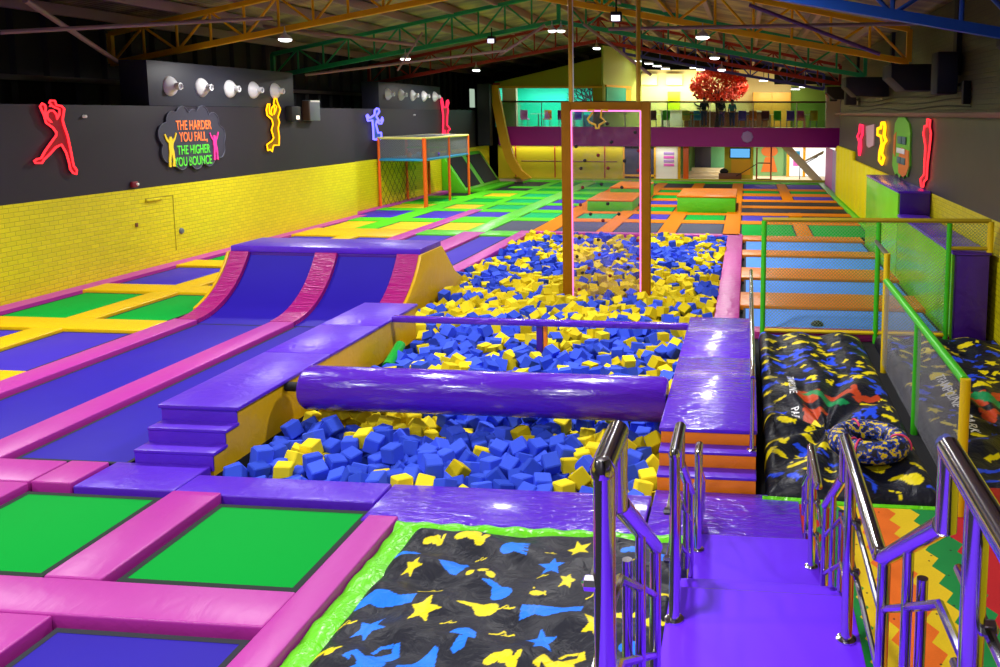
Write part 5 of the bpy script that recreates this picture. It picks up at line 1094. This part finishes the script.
for i, (x, m_) in enumerate(zip(xs, sq)): chair(x, 48.8 + .5 * (i % 2), m_, f'{cn[m_]} chair behind the glass balustrade, {ORD[i] if i < 14 else "last"} from the left', 0 if i % 2 else PI)
for i, (x, y, m_) in enumerate(((-12.3, 49.6, 'white'), (-10.2, 49.7, 'blue_p'), (-5.0, 50.2, 'white'), (-3.2, 48.6, 'green_block'), (-.1, 50.0, 'blue_p'), (1.3, 49.9, 'beige'), (3.3, 50, 'white'))): table(x, y, m_, f'round {("white", "blue", "white", "green", "blue", "beige", "white")[i]} topped table on the mezzanine, {ORD[i]} from the left')
tag(MB().box(-9.6, -8.8, 49.4, 50.2, 3.0, 3.75, .08).build('lounge_seat', M['blue_p']), 'teal blue block seat at the right end of the turquoise room', 'seat')
# slide plank at far left
T = thing('curved_plank', 'tall amber plank curving down to the floor at the far left of the mezzanine', 'plank', (-13.6, 46.9, 0))
cp = [(-14.25, 5.35), (-14.05, 4.3), (-13.85, 3.2), (-13.65, 2.2), (-13.35, 1.2), (-12.95, .5), (-12.4, .06)]
MB().prism([(a - .2, b) for a, b in cp] + [(a + .3, b + (.1 if i > 3 else 0)) for i, (a, b) in enumerate(cp)][::-1], 'y', 46.85, 47.15).build('plank', M['slide'], T)
struct(box('column_dark', M['void'], -14.9, -14.2, 46.2, 46.7, 2.0, 5.4))
# under the mezzanine
struct(box('wall_mustard', M['und_y'], -14.4, -7.1, 48.3, 48.5, FZ, 1.98)); struct(box('ceiling_soffit', M['beige'], -14.2, 5.1, YM + .3, 55, 1.94, 1.98))
struct(box('wall_lobby_back', M['sage'], -7.1, 6, 52.4, 52.6, FZ, 1.98))
for i, x in enumerate((-13.3, -11.0, -10.1, -8.1)): tag(MB().tube([(x, 48.1, .0), (x, 48.1, 1.96)], .04, 8).build('red_post', M['post_r']), f'slim dark red post on the mustard wall under the mezzanine, {ORD[i]} from the left', 'post', 'slim red posts')
tag(MB().tube([(-13.0, 48.2, 1.05), (-7.4, 48.2, 1.05)], .03, 6).build('wall_rail', M['brown']), 'thin brown rail along the mustard wall under the mezzanine', 'rail')
T = thing('display_window', 'dark glazed display with amber frame under the mezzanine behind the climbing panel', 'window', (-5.9, 48.3, 0)); MB().box(-7.0, -5.3, 48.45, 48.5, .3, 1.8).build('dark_pane', M['dark_gl'], T)
for x in (-7.05, -6.1, -5.25): MB().box(x - .05, x + .05, 48.38, 48.5, .0, 1.9, .01).build('frame_bar', M['frame_y'], T)
MB().box(-7.05, -5.25, 48.38, 48.5, .2, .32, .01).build('frame_sill', M['frame_y'], T)
T = thing('poster_wall', 'white wall panel with a striped poster under the mezzanine', 'panel', (-4.7, 48.5, 0)); MB().box(-5.2, -3.95, 48.5, 48.56, 0, 1.95).build('white_panel', M['white'], T)
for k in range(4): MB().box(-4.75, -4.15, 48.48, 48.5, .8 + k * .22, .95 + k * .22, .004).build('poster_stripe', M['lilac' if k % 2 else 'pinkp'], T)
tag(MB().box(-3.6, -3.3, 48.1, 48.3, 0, 1.96, .02).build('orange_post', M['post_o']), 'thick orange post under the mezzanine right of the climbing panel', 'post'); tag(MB().box(-3.9, -3.75, 48.1, 48.25, 0, 1.96, .02).build('amber_post', M['frame_y']), 'amber post beside the thick orange post under the mezzanine', 'post')
T = thing('mint_doors', 'mint green double door with a dark pane under the mezzanine', 'door', (-2.4, 52, .5)); MB().box(-3.2, -2.2, 52.2, 52.4, .5, 1.95, .01).build('dark_leaf', M['dark_gl'], T); MB().box(-2.2, -1.3, 52.2, 52.4, .5, 1.95, .01).build('mint_leaf', M['door_g'], T)
T = thing('entry_steps', 'pale steps leading up to the mint doors', 'steps', (-2.3, 50, 0))
for k in range(3): MB().box(-3.5 + .1 * k, -1.2, 49.6 + .6 * k, 50.3 + .6 * k, .06, .22 + .17 * k, .01).build('step', M['beige'], T)
T = thing('screen_panel', 'mustard and amber panel with a lit blue screen under the mezzanine', 'screen', (-.5, 49, 0)); MB().box(-1.3, .35, 49.2, 49.3, .06, 1.95).build('panel', M['und_y'], T); MB().box(-1.0, .2, 49.14, 49.2, 1.25, 1.85, .02).build('screen_frame', M['black'], T); MB().box(-.95, .15, 49.13, 49.14, 1.3, 1.8).build('lit_screen', M['screen'], T); MB().box(-.9, .2, 49.17, 49.2, .3, 1.2).build('amber_board', M['frame_y'], T)
tag(MB().box(-1.6, -.3, 48.6, 49.0, .06, .42, .03).build('brown_bench', M['brown']), 'low brown bench in front of the lit screen panel', 'bench'); tag(MB().lathe([(.02, 0), (.2, 0), (.26, .1), (.16, .24), (.02, .28)], (-1.3, 48.8, .42), 'z', 10).build('dark_bag', M['black']), 'dark bag on the low brown bench', 'bag')
T = thing('wall_mural', 'rounded orange shape painted on the sage wall under the mezzanine', 'mural', (1.1, 51.5, .3)); MB().box(.4, 2.2, 51.9, 52.0, .06, 1.95).build('sage_board', M['sage'], T)
MB().prism(ell(1.35, 1.55, .5, .33, 0, 20), 'y', 51.86, 51.9).build('orange_disc', M['orange_fig'], T, smooth=False); MB().prism([(.85, .3), (1.85, .3), (1.6, 1.2), (1.1, 1.2)], 'y', 51.86, 51.9).build('orange_cone', M['orange_fig'], T, smooth=False)
T = thing('glazed_doors', 'amber framed glazed doors bright with daylight under the mezzanine', 'door', (3.6, 51, 0)); MB().box(2.55, 5.3, 51.4, 51.5, .1, 1.85).build('bright_glazing', M['day'], T)
for x in (2.45, 3.4, 5.3): MB().box(x - .08, x + .08, 51.3, 51.4, .06, 1.95, .01).build('frame_post', M['frame_y'], T)
MB().box(2.4, 5.4, 51.3, 51.4, 1.8, 1.95, .01).build('frame_head', M['frame_y'], T)
for z0, z1, mm in ((.7, 1.2, 'pinkp'), (1.25, 1.6, 'blue_p')): MB().box(2.75, 3.15, 51.36, 51.38, z0, z1).build('door_poster', M[mm], T)
T = thing('stair_stringer', 'cream diagonal stair stringers crossing in front of the bright doors', 'stair', (3.2, 48.6, 0))
MB().prism([(1.9, 1.95), (2.5, 1.95), (4.3, .06), (3.7, .06)], 'y', 48.6, 48.75, .005).build('stringer', M['beige'], T); MB().prism([(3.1, 1.0), (3.2, 1.15), (4.35, 1.75), (4.3, 1.55)], 'y', 48.9, 49.0, .005).build('stringer', M['beige'], T)
MB().tube([(3.0, 48.85, .1), (3.0, 48.85, .85), (4.0, 48.85, 1.4)], .025, 6).build('stair_rail', M['black'], T)
T = thing('door_barrier', 'dark red and brown barrier frame before the bright doors', 'barrier', (1.0, 48, 0))
for x in (.55, 1.35): MB().tube([(x, 48.1, .0), (x, 48.1, 1.95 if x > 1 else 1.9)], .045, 8).build('post', M['post_r'], T)
for z in (.15, 1.05): MB().tube([(.55, 48.1, z), (1.35, 48.1, z)], .035, 8).build('rail', M['brown'], T)
MB().tube([(-.6, 48.1, .3), (.0, 48.1, .65), (.55, 48.1, 1.0)], .025, 6).build('sloping_rail', M['black'], T)
struct(box('trim_8', M['und_y'], -14.3, 4.4, 47.76, 47.8, .05, .14))
# mezzanine lamps
for i, (x, y, z) in enumerate(((-6.6, 51, 6.9), (-5.9, 51, 6.75), (-5.4, 51, 6.6), (-4.9, 51, 6.45), (-3.2, 51, 6.5), (-2.7, 49, 6.3), (.9, 49.6, 5.7), (.9, 51.3, 5.75), (2.7, 49.5, 5.2), (3.2, 50.5, 5.35))):
    T = thing('panel_lamp', f'small square lit lamp over the mezzanine, {ORD[i]} from the left', 'ceiling lamp', (x, y, z), 'mezzanine lamps'); MB().box(x - .25, x + .25, y - .25, y + .25, z, z + .1, .02).build('lamp_tray', M['lamp_b'], T); MB().box(x - .23, x + .23, y - .23, y + .23, z - .02, z).build('lamp_disc', M['lampw'], T)
    MB().tube([(x, y, z + .1), (x, y, min(roofz(x) - .05, z + 1.6))], .01, 5).build('lamp_cord', M['black'], T)
def area(x, y, z, sx, sy, e, col, rot=(0, 0, 0), nm='room_light'):
    L = bpy.data.lights.new(nm, 'AREA'); L.shape = 'RECTANGLE'; L.size, L.size_y, L.energy, L.color = sx, sy, e, col
    o = bpy.data.objects.new(nm, L); COL.objects.link(o); o.location = (x, y, z); o.rotation_euler = rot; return o
area(-11, 49.8, 5.4, 5, 1.5, 260, (.8, 1, .95)); area(-4.2, 52.0, 5.7, 4.5, .2, 170, (1, .9, .65), (math.radians(50), 0, 0)); area(-4.2, 50.4, 6.1, 4, 1, 90, (1, .92, .75)); area(1.6, 51.2, 5.6, 2.4, .2, 25, (1, .9, .65), (math.radians(50), 0, 0)); area(.5, 50.5, 5.6, 4, 1, 130, (1, .9, .7))
area(-9, 48.05, 1.92, 10, .3, 70, (1, .95, .85)); area(1.0, 50, 1.92, 5, 1.5, 120, (1, .95, .9))  # first one is fill added to lift the mustard wall under the mezzanine

# ------------------------------------------------------------------ ambience
wd = bpy.data.worlds.new('World'); scn.world = wd; wd.use_nodes = True
wd.node_tree.nodes['Background'].inputs[0].default_value = (.5, .45, .6, 1); wd.node_tree.nodes['Background'].inputs[1].default_value = .04
vs = scn.view_settings; vs.view_transform = 'Standard'; vs.look = 'None'; vs.gamma = 1; vs.use_curve_mapping = False; vs.exposure = -.06
scn.cycles.use_denoising = True
scn.cycles.max_bounces = 8; scn.cycles.transparent_max_bounces = 16
for o in scn.objects:
    if o.type == 'LIGHT': o['kind'] = 'helper'
